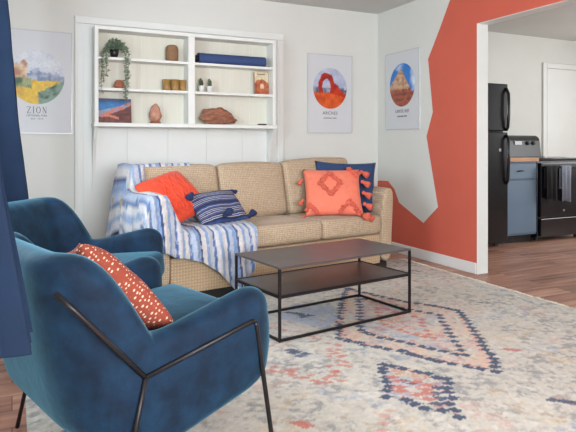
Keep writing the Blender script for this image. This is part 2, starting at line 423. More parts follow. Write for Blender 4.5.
def inpoly(P):
    P = np.array(P); r = np.zeros(XX.shape, bool); j = len(P) - 1
    for i in range(len(P)):
        xi, yi = P[i]; xj, yj = P[j]
        c = ((yi > YY) != (yj > YY)) & (XX < (xj - xi) * (YY - yi) / (yj - yi + 1e-12) + xi); r ^= c; j = i
    return r
def dots(P, col, gap=.062, ra=.03, rb=.02, closed=False, tw=-.42, jit=.006, al=.92):
    P = [np.array(p, float) for p in P]
    if closed: P = P + [P[0]]
    for a, b in zip(P[:-1], P[1:]):
        L = np.linalg.norm(b - a); n = max(1, round(L / gap)); d = (b - a) / L
        for k in range(n):
            c = a + (b - a) * (k / n) + rng.normal(0, jit, 2)
            # short lens shaped tufts lying across the image-plane diagonal of the weave
            ang = tw; e = np.array([math.cos(ang), math.sin(ang)]); q = np.array([-e[1], e[0]])
            i0 = np.searchsorted(gx, c[0] - .07); i1 = np.searchsorted(gx, c[0] + .07); j0 = np.searchsorted(gy, c[1] - .07); j1 = np.searchsorted(gy, c[1] + .07)
            if i1 <= i0 or j1 <= j0: continue
            X = XX[i0:i1, j0:j1] - c[0]; Y = YY[i0:i1, j0:j1] - c[1]
            u = (X * e[0] + Y * e[1]) / ra; v = (X * q[0] + Y * q[1]) / rb
            m = (np.abs(u) + np.abs(v) * .9 + rng.normal(0, .10, X.shape) < 1.0) * al
            RC[i0:i1, j0:j1] = RC[i0:i1, j0:j1] * (1 - m[..., None]) + col * m[..., None]
def speckle(P, col, dens, seed, al=.75, thr=.5):
    r = np.random.default_rng(seed); m = inpoly(P) & (smooth_noise(14, seed) > thr) & (r.random(XX.shape) < dens)
    blend(m * al, col)
O1 = [(2.22, 3.62), (1.92, 3.20), (1.61, 2.70), (1.68, 2.55), (1.79, 2.40), (1.88, 2.19), (2.03, 1.99), (2.14, 2.12), (2.32, 2.42), (2.46, 2.64), (2.56, 2.83), (2.47, 3.02), (2.39, 3.13), (2.30, 3.36)]
I1 = [(2.17, 3.38), (2.0, 3.10), (1.79, 2.77), (1.80, 2.67), (1.9, 2.46), (1.99, 2.29), (2.05, 2.21), (2.21, 2.51), (2.39, 2.80), (2.32, 2.92), (2.25, 3.1)]
I2 = [(2.13, 3.12), (1.97, 2.80), (2.0, 2.62), (2.07, 2.48), (2.13, 2.6), (2.23, 2.78), (2.2, 2.92)]
speckle(O1, PINK, .7, 21, .45, .46); speckle(O1, YEL, .7, 22, .4, .55); speckle(I1, RED, .6, 23, .6, .52); speckle(I1, SKY, .7, 24, .5, .52)
speckle(I2, CREAM, .9, 29, .7, .5)
dots(O1, NAVY, .060, .037, .028, True, jit=.004, al=1); dots(I1, NAVY, .066, .033, .025, True, jit=.004, al=1); dots(I2, RED, .06, .030, .022, True)
dots([(p[0] * .93 + 2.08 * .07, p[1] * .93 + 2.8 * .07) for p in O1], PINK, .05, .024, .018, True, al=.6, jit=.01)
S1 = [(1.60, 2.29), (1.63, 2.25), (1.70, 2.15), (1.76, 2.02), (1.67, 1.91), (1.61, 1.82), (1.56, 1.71), (1.50, 1.83), (1.46, 1.93), (1.42, 1.99), (1.48, 2.07), (1.55, 2.2)]
speckle(S1, RED, .7, 25, .6, .48); speckle(S1, SKY, .8, 26, .6, .6)
dots(S1, NAVY, .056, .034, .024, True, al=1)
dots([(1.66, 1.96), (1.60, 1.88), (1.54, 1.80)], NAVY, .05, .04, .022); dots([(1.57, 2.08), (1.62, 2.02)], NAVY, .05, .03, .02)
dots([(1.56, 2.14), (1.5, 2.0), (1.56, 1.9), (1.64, 2.0), (1.6, 2.1)], RED, .05, .04, .02)
for dx in (0, .04):
    dots([(1.5 + dx, 2.62), (1.40 + dx, 2.4), (1.31, 2.26 - dx), (1.23, 2.24 - dx), (1.2, 2.3), (1.17, 2.41), (1.09, 2.45 + dx), (.98, 2.5)], RED, .042, .026, .016, al=.75, jit=.016)
dots([(1.28, 2.66), (1.34, 2.57), (1.30, 2.55), (1.27, 2.60), (1.33, 2.63)], NAVY, .045, .04, .02)
dots([(1.33, 3.03), (1.44, 2.9), (1.47, 2.80), (1.51, 2.68)], RED, .045, .026, .015, al=.6, jit=.016); dots([(1.2, 2.8), (1.3, 2.92)], RED, .045, .026, .015, al=.6, jit=.016)
blob = [(1.45, 3.2), (1.68, 3.42), (1.9, 3.27), (1.78, 3.0), (1.62, 2.86)]
speckle(blob, SKY, .95, 31, .7, .35)
dots([(1.57, 3.26), (1.66, 3.14), (1.60, 3.12), (1.64, 3.2)], NAVY, .045, .042, .02)
dots([(2.83, 2.9), (2.9, 2.83)], NAVY, .04, .03, .014); dots([(2.30, 2.18), (2.36, 2.12)], RED, .04, .04, .02); dots([(2.02, 1.66), (2.07, 1.60), (2.10, 1.62)], NAVY, .04, .04, .02)
dots([(3.02, 3.9), (3.08, 3.82)], NAVY, .04, .03, .015, al=.7); dots([(.98, 1.95), (1.0, 1.86)], RED, .04, .04, .02)
for k in range(46):
    c = np.array([rng.uniform(RX0 + .1, RX1 - .1), rng.uniform(RY0 + .1, RY1 - .1)])
    if inpoly(O1)[np.searchsorted(gx, c[0]), np.searchsorted(gy, c[1])]: continue
    col = [GREY, SKY, PINK, GREY, YEL, RED][k % 6]
    q = [c + rng.normal(0, .07, 2) for _ in range(4)]
    dots(q, col, .06, .03, .013, al=.42)
dots([(.2, 2.25), (.35, 2.15), (.5, 2.2)], NAVY, .05, .04, .02); dots([(.3, 2.3), (.45, 2.3), (.5, 2.1)], RED, .05, .04, .02)
bm = bmesh.new()
RZ = .011
hz = RZ + (rng.random((nx + 1, ny + 1)) - .5) * .003
V = [[bm.verts.new((gx[i], gy[j], hz[i, j])) for j in range(ny + 1)] for i in range(nx + 1)]
grid_faces(bm, V)
# rim down to the floor
rim = [V[i][0] for i in range(nx + 1)] + [V[nx][j] for j in range(1, ny + 1)] + [V[i][ny] for i in range(nx - 1, -1, -1)] + [V[0][j] for j in range(ny - 1, 0, -1)]
low = [bm.verts.new((v.co.x, v.co.y, 0.001)) for v in rim]
for i in range(len(rim)): bm.faces.new((rim[i], low[i], low[(i + 1) % len(rim)], rim[(i + 1) % len(rim)]))
rug = obj('rug', bm, M['rug'], smooth=True)
tag(rug, 'large faded cream rug with navy and rust dotted diamonds under the coffee table', 'rug')
a = rug.data.color_attributes.new('paint', 'FLOAT_COLOR', 'POINT')
buf = np.ones((len(rug.data.vertices), 4), np.float32); buf[:(nx + 1) * (ny + 1), :3] = RC.reshape(-1, 3); buf[(nx + 1) * (ny + 1):, :3] = CREAM * .8
a.data.foreach_set('color', buf.ravel())
# fringe along the right-hand edge
bm = bmesh.new(); y = RY0 + .01
while y < RY1:
    l = random.uniform(.025, .05); dy = random.uniform(-.014, .014)
    tube(bm, [(RX1 - .004, y, .008), (RX1 + l * .5, y + dy * .4, .009), (RX1 + l, y + dy, .005)], .004, 5); y += random.uniform(.012, .024)
fr = obj('fringe', bm, M['fringe'], rug); fr['kind'] = 'stuff'; fr['label'] = 'cream knotted yarn fringe along the rug edge'

# ------------------------------------------------------------------ sofa
SA = math.radians(9.0)
SO = (0.93, 3.67)
SW = 1.86                       # between the arms
sofa = thing('sofa', 'three seat tan woven sofa against the back wall', 'sofa', (SO[0], SO[1], 0), SA)
def sofa_pt(s, v, z): return Vector((SO[0] + s * math.cos(SA) - v * math.sin(SA), SO[1] + s * math.sin(SA) + v * math.cos(SA), z))
bm = B(0, SW, .012, .74, .083, .325, .012, 2)
obj('seat_base', bm, M['tan'], sofa)
bm = bmesh.new()
for x in (.0, .62, 1.24): box(bm, x + .0, x + .61, .05, .78, 0.0, .083, .004, 1)
box(bm, SW, SW + .11, .05, .78, 0.0, .083, .004, 1); box(bm, -.11, 0, .05, .78, 0, .083, .004, 1)
obj('plinth', bm, M['plinth'], sofa)
def arm(sx):
    """flared arm: the inner face leans outwards towards the rounded top"""
    prof = []
    n = 10
    pts = [(0, .083), (0, .30), (.006, .45), (.018, .56), (.040, .655), (.058, .690), (.085, .708), (.118, .708), (.142, .690), (.150, .655), (.146, .55), (.136, .40), (.128, .25), (.126, .083)]
    bm = bmesh.new(); G = []
    stations = [(0.0, .022), (.006, .008), (.02, 0), (.2, 0), (.4, 0), (.6, 0), (.78, 0), (.80, .01), (.803, .022)]
    cx = .07; cz = .40
    for v, ins in stations:
        row = []
        for x, z in pts:
            zz = z - ins * (1 if z > cz else -1) * (abs(z - cz) / .31); xx = x - ins * (1 if x > cx else -1) * min(1, abs(x - cx) / .05)
            row.append(bm.verts.new((SW + xx if sx > 0 else -xx, v, max(.083, zz))))
        G.append(row)
    grid_faces(bm, G, True); bm.faces.new(G[0]); bm.faces.new(G[-1])
    return bm
for s in (-1, 1): obj('armrest', arm(s), M['tanseat'], sofa, smooth=False, sub=1)
for o in sofa.children:
    if o.name.startswith('armrest'):
        for p in o.data.polygons: p.use_smooth = True
obj('back_frame', B(-.02, SW + .02, -.0 + .62, .80, .30, .85, .03, 3), M['tan'], sofa)
def cushion(bm, w, d, h, r=.04, crown=.018, nu=14):
    """soft rounded block centred on the origin: x width, y depth, z height"""
    res = bmesh.ops.create_cube(bm, size=1); vs = res['verts']
    bmesh.ops.scale(bm, vec=(w, d, h), verts=vs)
    bmesh.ops.bevel(bm, geom=list(bm.edges), offset=r, segments=4, affect='EDGES', profile=.5)
    bmesh.ops.subdivide_edges(bm, edges=[e for e in bm.edges if e.calc_length() > .12], cuts=6, use_grid_fill=True)
    for v in bm.verts:
        fx = 1 - (2 * v.co.x / w) ** 2; fy = 1 - (2 * v.co.y / d) ** 2; fz = 1 - (2 * v.co.z / h) ** 2
        fx, fy, fz = max(0, fx), max(0, fy), max(0, fz)
        v.co.z += math.copysign(crown * fx * fy, v.co.z) if abs(v.co.z) > h * .25 else 0
        v.co.y += math.copysign(crown * fx * fz, v.co.y) if abs(v.co.y) > d * .25 else 0
    return bm
cw = SW / 3
for k in range(3):
    bm = bmesh.new(); cushion(bm, cw - .004, .56, .15, .035, .012)
    bmesh.ops.translate(bm, vec=(cw * (k + .5), .27, .408), verts=bm.verts)
    o = obj('seat_cushion', bm, M['tanseat'], sofa, smooth=True)
    # piped seam round the front
for k in range(3):
    x0 = cw * k - (.10 if k == 0 else 0); x1 = cw * (k + 1) + (.12 if k == 2 else 0)
    bm = bmesh.new(); hh_ = (.425, .43, .455)[k]; cushion(bm, x1 - x0 - .006, .19, hh_, .045, .022)
    lift = 0.0
    # T shape: the outer ends sit above the arms
    for v in bm.verts:
        if k != 1:
            gx_ = v.co.x + (x0 + x1) / 2
            if (gx_ < 0 or gx_ > SW): v.co.z = max(v.co.z, .02)
    mm = Matrix.Translation(((x0 + x1) / 2, .585, .478 + hh_ / 2)) @ Matrix.Rotation(-math.radians(13), 4, 'X') @ Matrix.Rotation(-math.radians((0, 0, 1.6)[k]), 4, 'Y')
    bmesh.ops.transform(bm, matrix=mm, verts=bm.verts)
    obj('back_cushion', bm, M['tanseat'], sofa, smooth=True)

# ------------------------------------------------------------------ pillows
def pillow_bm(w, h, t, n=26, pinch=.06, ear=0.0, rnd=0.0):
    """thin-edged stuffed pillow in the local xy plane, thickness along z"""
    bm = bmesh.new(); top = []; bot = []
    for i in range(n + 1):
        ra, rb = [], []
        for j in range(n + 1):
            u = -1 + 2 * i / n; v = -1 + 2 * j / n
            prof = ((1 - abs(u) ** 2.6) * (1 - abs(v) ** 2.6)) ** .55
            x = u * w / 2 * (1 - pinch * (1 - v * v) * abs(u) ** 3); y = v * h / 2 * (1 - pinch * (1 - u * u) * abs(v) ** 3)
            x *= 1 - rnd * u ** 4 * v ** 4; y *= 1 - rnd * u ** 4 * v ** 4
            wr = noise.noise(Vector((x * 9, y * 9, t * 31))) * .012 * prof
            edge_ = i in (0, n) or j in (0, n)
            a = bm.verts.new((x, y, t / 2 * prof + wr)); ra.append(a)
            rb.append(a if edge_ else bm.verts.new((x, y, -t / 2 * prof + wr)))
        top.append(ra); bot.append(rb)
    for i in range(n):
        for j in range(n):
            bm.faces.new((top[i][j], top[i + 1][j], top[i + 1][j + 1], top[i][j + 1]))
            bm.faces.new((bot[i][j], bot[i][j + 1], bot[i + 1][j + 1], bot[i + 1][j]))
    return bm
def frame_mat(c, yaw, recline, roll):
    """pillow matrix: face normal is local +z.  yaw turns the face about world z (0 = facing -y), recline leans it back, roll spins it in its plane"""
    return Matrix.Translation(c) @ Matrix.Rotation(yaw, 4, 'Z') @ Matrix.Rotation(PI / 2 - recline, 4, 'X') @ Matrix.Rotation(roll, 4, 'Z')
def pillow(name, label, w, h, t, c, yaw, recline, roll, m, group=None, **k):
    bm = pillow_bm(w, h, t, **k)
    o = obj(name, bm, m, smooth=True); o.matrix_world = frame_mat(c, yaw, recline, roll)
    return tag(o, label, 'pillow', group)
def tassel(parent, p, d, size, m, name='tassel'):
    """tassel hanging from p along d (parent local space)"""
    bm = bmesh.new(); p = Vector(p); d = Vector(d).normalized()
    lathe(bm, [(0, 0), (size * .14, -.02 * size), (size * .20, -.12 * size), (size * .20, -.22 * size), (size * .13, -.30 * size), (size * .24, -.5 * size), (size * .32, -.8 * size), (size * .30, -.98 * size), (0, -1.0 * size)], 12)
    for v in bm.verts:
        f = 1 + .16 * math.sin(9 * math.atan2(v.co.y, v.co.x)) * min(1, -v.co.z / size); v.co.x *= f; v.co.y *= f
    q = Vector((0, 0, -1)).rotation_difference(d)
    bmesh.ops.transform(bm, matrix=Matrix.Translation(p) @ q.to_matrix().to_4x4(), verts=bm.verts)
    return obj(name, bm, m, parent, smooth=True)
# navy pillow in the right corner, behind the coral one
nv = pillow('throw_pillow', 'plain navy pillow in the right corner of the sofa behind the coral one', .54, .46, .13, sofa_pt(1.74, .315, .705), SA - math.radians(32), math.radians(20), math.radians(-2), M['navy'], ear=.1, pinch=.09)
co = pillow('throw_pillow', 'coral pillow with raised diamond tufting and side tassels, in front of the plain navy pillow', .48, .42, .15, sofa_pt(1.515, .215, .675), SA - math.radians(30), math.radians(28), math.radians(0), M['coral'])
# raised diamonds on the coral pillow
def tuft_ring(parent, cx, cy, r1, r2, w, t, hw, hh):
    bm = bmesh.new()
    P = [(cx, cy + r2), (cx + r1, cy), (cx, cy - r2), (cx - r1, cy)]
    pts = []
    for k in range(4):
        a, b = P[k], P[(k + 1) % 4]
        for q in range(8): pts.append((a[0] + (b[0] - a[0]) * q / 8, a[1] + (b[1] - a[1]) * q / 8))
    pts = [p for p in pts if abs(p[0]) < hw * .93 and abs(p[1]) < hh * .93]
    for x, y in pts:
        u, v = x / hw, y / hh
        z = t / 2 * ((1 - abs(u) ** 2.6) * (1 - abs(v) ** 2.6)) ** .55
        for q in range(5):
            r = bmesh.ops.create_icosphere(bm, subdivisions=1, radius=w * random.uniform(.35, .55))
            bmesh.ops.translate(bm, vec=(x + random.uniform(-w, w) * .6, y + random.uniform(-w, w) * .6, z + .002), verts=r['verts'])
    return obj('tufting', bm, M['coraltuft'], parent, smooth=True)
tuft_ring(co, -.03, .05, .085, .095, .022, .16, .25, .22)
tuft_ring(co, .12, -.19, .08, .09, .022, .16, .25, .22)
tuft_ring(co, -.20, -.20, .06, .07, .022, .16, .25, .22)
tuft_ring(co, .20, .20, .06, .07, .022, .16, .25, .22)
for y in (.19, .10, .0, -.10, -.20): tassel(co, (.245, y, 0), (.75, -.55, .25), .085, M['coraltuft'])
tassel(co, (.235, -.215, .01), (.1, -.45, 1), .10, M['coraltuft'])
for y in (.12, -.06, -.2): tassel(co, (-.245, y, 0), (-.6, -.7, -.1), .06, M['coraltuft'])
# orange knitted pillow in the left corner
kn = pillow('throw_pillow', 'orange red cable knit pillow on the striped throw in the left corner of the sofa', .47, .42, .14, sofa_pt(.140, .295, .70), SA + math.radians(12), math.radians(44), math.radians(17), M['knit'], rnd=.10)
bm = bmesh.new()
def on_p(x, y, t=.14, hw=.235, hh=.21):
    u, v = x / hw, y / hh
    return t / 2 * max(0, (1 - abs(u) ** 2.6) * (1 - abs(v) ** 2.6)) ** .55
def cable(P, r):
    pts = []
    for a, b in zip(P[:-1], P[1:]):
        for q in range(10):
            x = a[0] + (b[0] - a[0]) * q / 10; y = a[1] + (b[1] - a[1]) * q / 10; pts.append((x, y, on_p(x, y) + .001))
    tube(bm, pts, r, 6)
KS = .8
def cable_(P, q): cable([(x * KS, y * KS) for x, y in P], q)
for x in (-.15, -.06, .06, .15): cable_([(x, -.2), (x, .2)], .007)
cable_([(-.05, -.19), (.0, -.1), (-.05, 0), (.0, .1), (-.05, .19)], .007); cable_([(.05, -.19), (.0, -.1), (.05, 0), (.0, .1), (.05, .19)], .007)
for sx in (-1, 1): cable_([(sx * .14, -.19), (sx * .075, -.1), (sx * .14, 0), (sx * .075, .1), (sx * .14, .19)], .006)
obj('cable_ribs', bm, M['knit'], kn, smooth=True)
# striped lumbar pillow with corner tassels
st = pillow('throw_pillow', 'blue and white striped lumbar pillow with corner tassels, leaning on the orange knit pillow', .42, .28, .13, sofa_pt(.440, .200, .618), SA + math.radians(9), math.radians(43), math.radians(3.5), M['stripe'], pinch=.04)
C_N = rgb(34, 46, 82); C_W = rgb(200, 196, 194); C_B = rgb(54, 78, 128); C_T = rgb(112, 86, 84)
def stripe_col(co_):
    v = (co_.y + .14) / .28 + .012 * math.sin(co_.x * 22)
    k = v * 22
    if .42 < v < .52 or .88 < v < .95 or v < .07: return C_N if int(k) % 3 else C_B
    f = k % 1.0
    if f < .24: return C_W if int(k) % 4 else C_T
    return C_N if int(k) % 2 else C_B
# finer mesh for crisp stripes
me_old = st.data; bm = pillow_bm(.42, .28, .13, n=90, pinch=.04)
bmesh.ops.recalc_face_normals(bm, faces=bm.faces); bm.to_mesh(me_old); bm.free()
for p in me_old.polygons: p.use_smooth = True
paint(me_old, stripe_col)
for x, y, d in ((-.19, .115, (-.75, -.6, .35)), (.20, .13, (.7, -.3, -.1)), (.20, -.13, (1, .35, .1)), (-.04, -.115, (.15, -.12, 1))): tassel(st, (x, y, .045 if x < 0 else .005), d, .085 if (x, y) != (.20, .13) else .05, M['navyyarn'])
# ------------------------------------------------------------------ striped throw, draped over back, seat and left arm
def solid(s, v):
    z = .497
    if v < .03: z = .497 - (.03 - v) * .4
    # back cushions
    zb = .50 + (v - .455) / .105 * .42
    if v > .455: z = max(z, min(zb, .908 - max(0, v - .60) * .12))
    if v > .50 and -.10 < s < 0: z = max(z, .905)
    if s < .05 and v < .80:
        za = .722 if s < -.04 else .722 - (s + .04) / .09 * .20
        z = max(z, za)
    return z
SMIN = -.168; NS = 150; NV = 76; VMAX = .80
def smin(v):
    return SMIN + (.085) * min(1, max(0, (v - .40) / .12))
def smax(v):
    if v < .30: return .615
    if v > .55: return .385
    return .615 - (v - .30) / .25 * .23
Z = np.zeros((NS, NV)); SS = np.zeros((NS, NV)); VV = np.zeros((NS, NV))
for i in range(NS):
    for j in range(NV):
        v = -.008 + (VMAX + .008) * j / (NV - 1); s = smin(v) + (smax(v) - smin(v)) * i / (NS - 1)
        SS[i, j] = s; VV[i, j] = v; Z[i, j] = solid(s, v) + .010
base = Z.copy()
for it in range(60):
    A = Z.copy(); A[1:-1, 1:-1] = (Z[:-2, 1:-1] + Z[2:, 1:-1] + Z[1:-1, :-2] + Z[1:-1, 2:]) / 4
    A[1:-1, 0] = (Z[:-2, 0] + Z[2:, 0] + 2 * Z[1:-1, 0]) / 4
    Z = np.maximum(base, A)
def wr(s, t): return .013 * noise.noise(Vector((s * 11 + 3, t * 4, .3))) + .009 * noise.noise(Vector((s * 26, t * 7, 4.1))) + .010 * abs(noise.noise(Vector((s * 7 + t * 6, t * 3 - s * 5, 9.3))))
hem_pts = [(-.17, .40), (-.05, .375), (.0, .345), (.10, .325), (.20, .29), (.30, .225), (.38, .14), (.43, .088), (.47, .088), (.52, .12), (.57, .18), (.60, .25), (.62, .33)]
def hem(s):
    for (a, b), (c, d) in zip(hem_pts[:-1], hem_pts[1:]):
        if s <= c: return b + (d - b) * max(0, (s - a)) / (c - a)
    return hem_pts[-1][1]
NF = 26; NB = 12; NL = 14
bm = bmesh.new(); G = []; META = []
for i in range(-NL, NS):
    row = []; meta = []
    ii = max(0, i); l = max(0, -i)
    for j in range(-NF, NV + NB):
        jj = min(max(0, j), NV - 1)
        s, v, z = SS[ii, jj], VV[ii, jj], Z[ii, jj]
        t = v; off = 0
        if j < 0:
            f = -j / NF; zh = hem(s); dz = (z - zh) * f
            t = -dz; z = z - dz; fold = .022 * math.sin(s * 46 + 1.5 * math.sin(s * 11)) * min(1, f * 1.6)
            v = v - .028 - .012 * math.sin(min(1, f * 3) * PI / 2) - max(0, fold) - .010 * abs(noise.noise(Vector((s * 13, z * 9, 2))))
        if j >= NV:
            f = (j - NV + 1) / NB; z = z - .22 * f; v = v + .02 * min(1, f * 4); t = v + .22 * f
        if l:
            f = l / NL; drop = (.36 + .05 * math.sin(t * 9) + .16 * (1 if v > .46 else 0)) * f; z = max(z - drop, .30 if j >= 0 else z - drop); z = z if z > .09 else .09
            s = s - .022 * min(1, f * 3) - .018 * f * abs(math.sin(t * 17)) - (.045 * f if v > .46 else 0)
        k = wr(s, t)
        if j < 0: v -= abs(k) * .8
        elif not l: z += abs(k)
        if l: s -= abs(k)
        row.append(bm.verts.new((s, v, z))); meta.append((SS[ii, jj] - l * .016, t))
    G.append(row); META += meta
grid_faces(bm, G)
th = obj('throw_blanket', bm, M['throw'], smooth=True); th.location = (SO[0], SO[1], 0); th.rotation_euler = (0, 0, SA)
tag(th, 'blue and white striped woven throw draped over the left end of the sofa', 'throw blanket')
sm = th.modifiers.new('thick', 'SOLIDIFY'); sm.thickness = .006; sm.offset = 1
CT = [rgb(206, 204, 202), rgb(92, 118, 158), rgb(170, 182, 200), rgb(126, 148, 182), rgb(50, 68, 112), rgb(204, 200, 196), rgb(130, 150, 184), rgb(176, 180, 188), rgb(78, 104, 152), rgb(200, 200, 202), rgb(142, 162, 192)]
WID = [.03, .022, .028, .03, .012, .034, .02, .03, .016, .03, .026]
TOT = sum(WID)
buf = np.ones((len(th.data.vertices), 4), np.float32)
for q, (s, t) in enumerate(META):
    x = (s + .5 + .010 * math.sin(t * 6) + t * .05) % TOT; a_ = 0
    for w_, c_ in zip(WID, CT):
        if a_ <= x < a_ + w_: break
        a_ += w_
    c = np.array(c_[:3])
    if noise.noise(Vector((s * 60, t * 26, 1))) > .34: c = c * .5 + np.array(rgb(196, 196, 200)[:3]) * .5
    buf[q, :3] = c
th.data.color_attributes.new('paint', 'FLOAT_COLOR', 'POINT').data.foreach_set('color', buf.ravel())
tassel(th, (.445, -.065, .105), (0.05, -.1, -1), .085, M['fringe'])

# ------------------------------------------------------------------ coffee table
ct = thing('coffee_table', 'low black metal coffee table with two shelves on the rug', 'coffee table', (1.285, 2.775, RZ + .003), math.radians(8.4))
TL, TD, TH, TR_ = .975, .475, .40, .0066
obj('table_top', B(0 - TR_, TL + TR_, -TR_, TD + TR_, TH - .012, TH, .0015, 1), M['tabletop'], ct)
obj('lower_shelf', B(TR_, TL - TR_, TR_, TD - TR_, .235, .245, .001, 1), M['tabletop'], ct)
for x in (0, TL):
    for y in (0, TD): obj('leg', B(x - TR_, x + TR_, y - TR_, y + TR_, 0, TH - .012), M['blackmetal'], ct)
for y in (0, TD): obj('base_rail', B(TR_, TL - TR_, y - TR_ * .8, y + TR_ * .8, 0, .014), M['blackmetal'], ct)
for x in (0, TL): obj('base_rail', B(x - TR_ * .8, x + TR_ * .8, TR_, TD - TR_, 0, .014), M['blackmetal'], ct)
for y in (0, TD): obj('shelf_rail', B(TR_, TL - TR_, y - TR_ * .9, y + TR_ * .9, .231, .248), M['blackmetal'], ct)
for x in (0, TL): obj('shelf_rail', B(x - TR_ * .9, x + TR_ * .9, TR_, TD - TR_, .231, .248), M['blackmetal'], ct)

# ------------------------------------------------------------------ velvet armchairs
def sstep(a, b, x):
    t = min(1, max(0, (x - a) / (b - a))); return t * t * (3 - 2 * t)
HW = .395
def shell_bm():
    th_s = .088; cy = HW - th_s / 2; R = .15; xb = -.115
    stations = []     # cx, cy, nx, ny, shrink
    xf = .476
    for q in (1.0, .97, .9, .8, .65, .45, .22, 0):        # rounded arm front
        stations.append((xf - .11 * (1 - q), -cy, 0, -1, 1 - q) if False else (xf - .11 + .11 * q, -cy, 0, -1, q))
    for x in (.30, .23, .16, .09, .04): stations.append((x, -cy, 0, -1, 0))
    for k in range(9):
        a_ = (PI / 2) * k / 8
        stations.append((xb + R - R * math.sin(a_), -cy + R - R * math.cos(a_), -math.sin(a_), -math.cos(a_), 0))
    for y in (-.09, -.03): stations.append((xb, y, -1, 0, 0))
    st2 = [(x, -y, nx_, -ny_, q) for x, y, nx_, ny_, q in stations][::-1]
    stations = stations + st2
    bm = bmesh.new(); G = []
    for x, y, nx_, ny_, q in stations:
        side = abs(ny_)
        sidew = sstep(.02, -.12, x)           # 0 arms, 1 back
        zt_arm = .495 + (x - .03) / .41 * .105 if x > .03 else .495
        zt = zt_arm + (.757 - zt_arm) * sstep(.06, -.085, x)
        zb = .172 + max(-.1, (x - .085)) / .35 * .09 + .085 * sidew
        tck = th_s + .02 * sidew
        sh = 1 - math.sqrt(max(0, 1 - q * q))
        zt -= .10 * sh; zb += .05 * sh
        h = (zt - zb) / 2; hw = tck / 2 - min(tck / 2 - .012, sh * .045); zc = (zt + zb) / 2
        ring_ = []
        rc = min(.048, hw * .95)
        prof = []
        for (sx_, sz_, a0) in ((1, 1, 0), (-1, 1, 90), (-1, -1, 180), (1, -1, 270)):
            for k in range(5):
                a_ = math.radians(a0 + 90 * k / 4)
                prof.append((sx_ * (hw - rc) + rc * math.cos(a_), sz_ * (h - rc) + rc * math.sin(a_)))
            # straight runs get an extra pair of points
        full = []
        for k in range(len(prof)):
            full.append(prof[k]); nxt = prof[(k + 1) % len(prof)]
            if math.hypot(prof[k][0] - nxt[0], prof[k][1] - nxt[1]) > .1:
                for m_ in (.2, .4, .6, .8): full.append((prof[k][0] + (nxt[0] - prof[k][0]) * m_, prof[k][1] + (nxt[1] - prof[k][1]) * m_))
        for o_, z_ in full:
            zz = zc + z_
            up = max(0, zz - .25)
            lean = -up * (.185 + .0 * up) * sidew
            bulge = .016 * (1 - (z_ / h) ** 2) * (1 if o_ > 0 else -.3)
            ring_.append(bm.verts.new((x + nx_ * (o_ + bulge) + lean, y + ny_ * (o_ + bulge), zz)))
        G.append(ring_)
    grid_faces(bm, G, True); bm.faces.new(G[0]); bm.faces.new(G[-1])
    return bm
def make_chair(label, loc, rz):
    t = thing('armchair', label, 'armchair', loc, rz, 'blue velvet armchairs')
    obj('shell', shell_bm(), M['velvet'], t, smooth=True, sub=1)
    bm = bmesh.new(); cushion(bm, .56, .60, .145, .045, .014)
    bmesh.ops.transform(bm, matrix=Matrix.Translation((.245, 0, .378)) @ Matrix.Rotation(-math.radians(5), 4, 'Y'), verts=bm.verts)
    obj('seat_cushion', bm, M['velvet'], t, smooth=True)
    obj('seat_deck', B(-.10, .44, -.31, .31, .24, .315, .02, 2, M4=Matrix.Rotation(-math.radians(6), 4, 'Y')), M['velvet'], t)
    r = .0078; yy = HW + .013
    for s in (-1, 1):
        y = s * yy
        bend = [(.36, y, .484), (.378, y, .487), (.388, y, .482), (.394, y, .47)]
        obj('front_leg', tube(bmesh.new(), bend[2:] + [(.452, y, .13), (.474, y, 0)], r, 8), M['blackmetal'], t, smooth=True)
        obj('rear_leg', tube(bmesh.new(), [(0, y, .408), (-.03, y, .273), (-.091, y, 0)], r, 8), M['blackmetal'], t, smooth=True)
        obj('arm_rail', tube(bmesh.new(), [(0, y, .408)] + bend[:3], r, 8), M['blackmetal'], t, smooth=True)
        obj('back_rail', tube(bmesh.new(), [(0, y, .408), (-.11, y, .532), (-.19, y - s * .012, .624), (-.235, y - s * .035, .675)], r, 8), M['blackmetal'], t, smooth=True)
    # cross tubes under the seat tie both sides
    obj('seat_rail', tube(bmesh.new(), [(.36, -yy + .03, .30), (.36, yy - .03, .30)], r * .9, 8), M['blackmetal'], t, smooth=True)
    obj('seat_rail', tube(bmesh.new(), [(-.04, -yy + .03, .25), (-.04, yy - .03, .25)], r * .9, 8), M['blackmetal'], t, smooth=True)
    return t
CH1 = make_chair('nearest blue velvet armchair with black frame, its back to the camera, holding a rust pillow', (.219, 1.996, RZ), math.radians(90 - 73.7))
CH2 = make_chair('farther blue velvet armchair beside the left end of the sofa, next to the curtain', (.172, 3.216, RZ), math.radians(90 - 125.7))
m1 = Matrix.Translation((.219, 1.996, RZ)) @ Matrix.Rotation(math.radians(90 - 73.7), 4, 'Z')
bm = pillow_bm(.34, .40, .14)
pp = obj('throw_pillow', bm, M['dash'], smooth=True)
pp.matrix_world = m1 @ Matrix.Translation((.068, -.06, .576)) @ Matrix.Rotation(PI / 2 + math.radians(6), 4, 'Z') @ Matrix.Rotation(PI / 2 - math.radians(42), 4, 'X') @ Matrix.Rotation(math.radians(-21), 4, 'Z')
tag(pp, 'rust pillow with small cream dashes leaning in the nearest armchair', 'pillow')

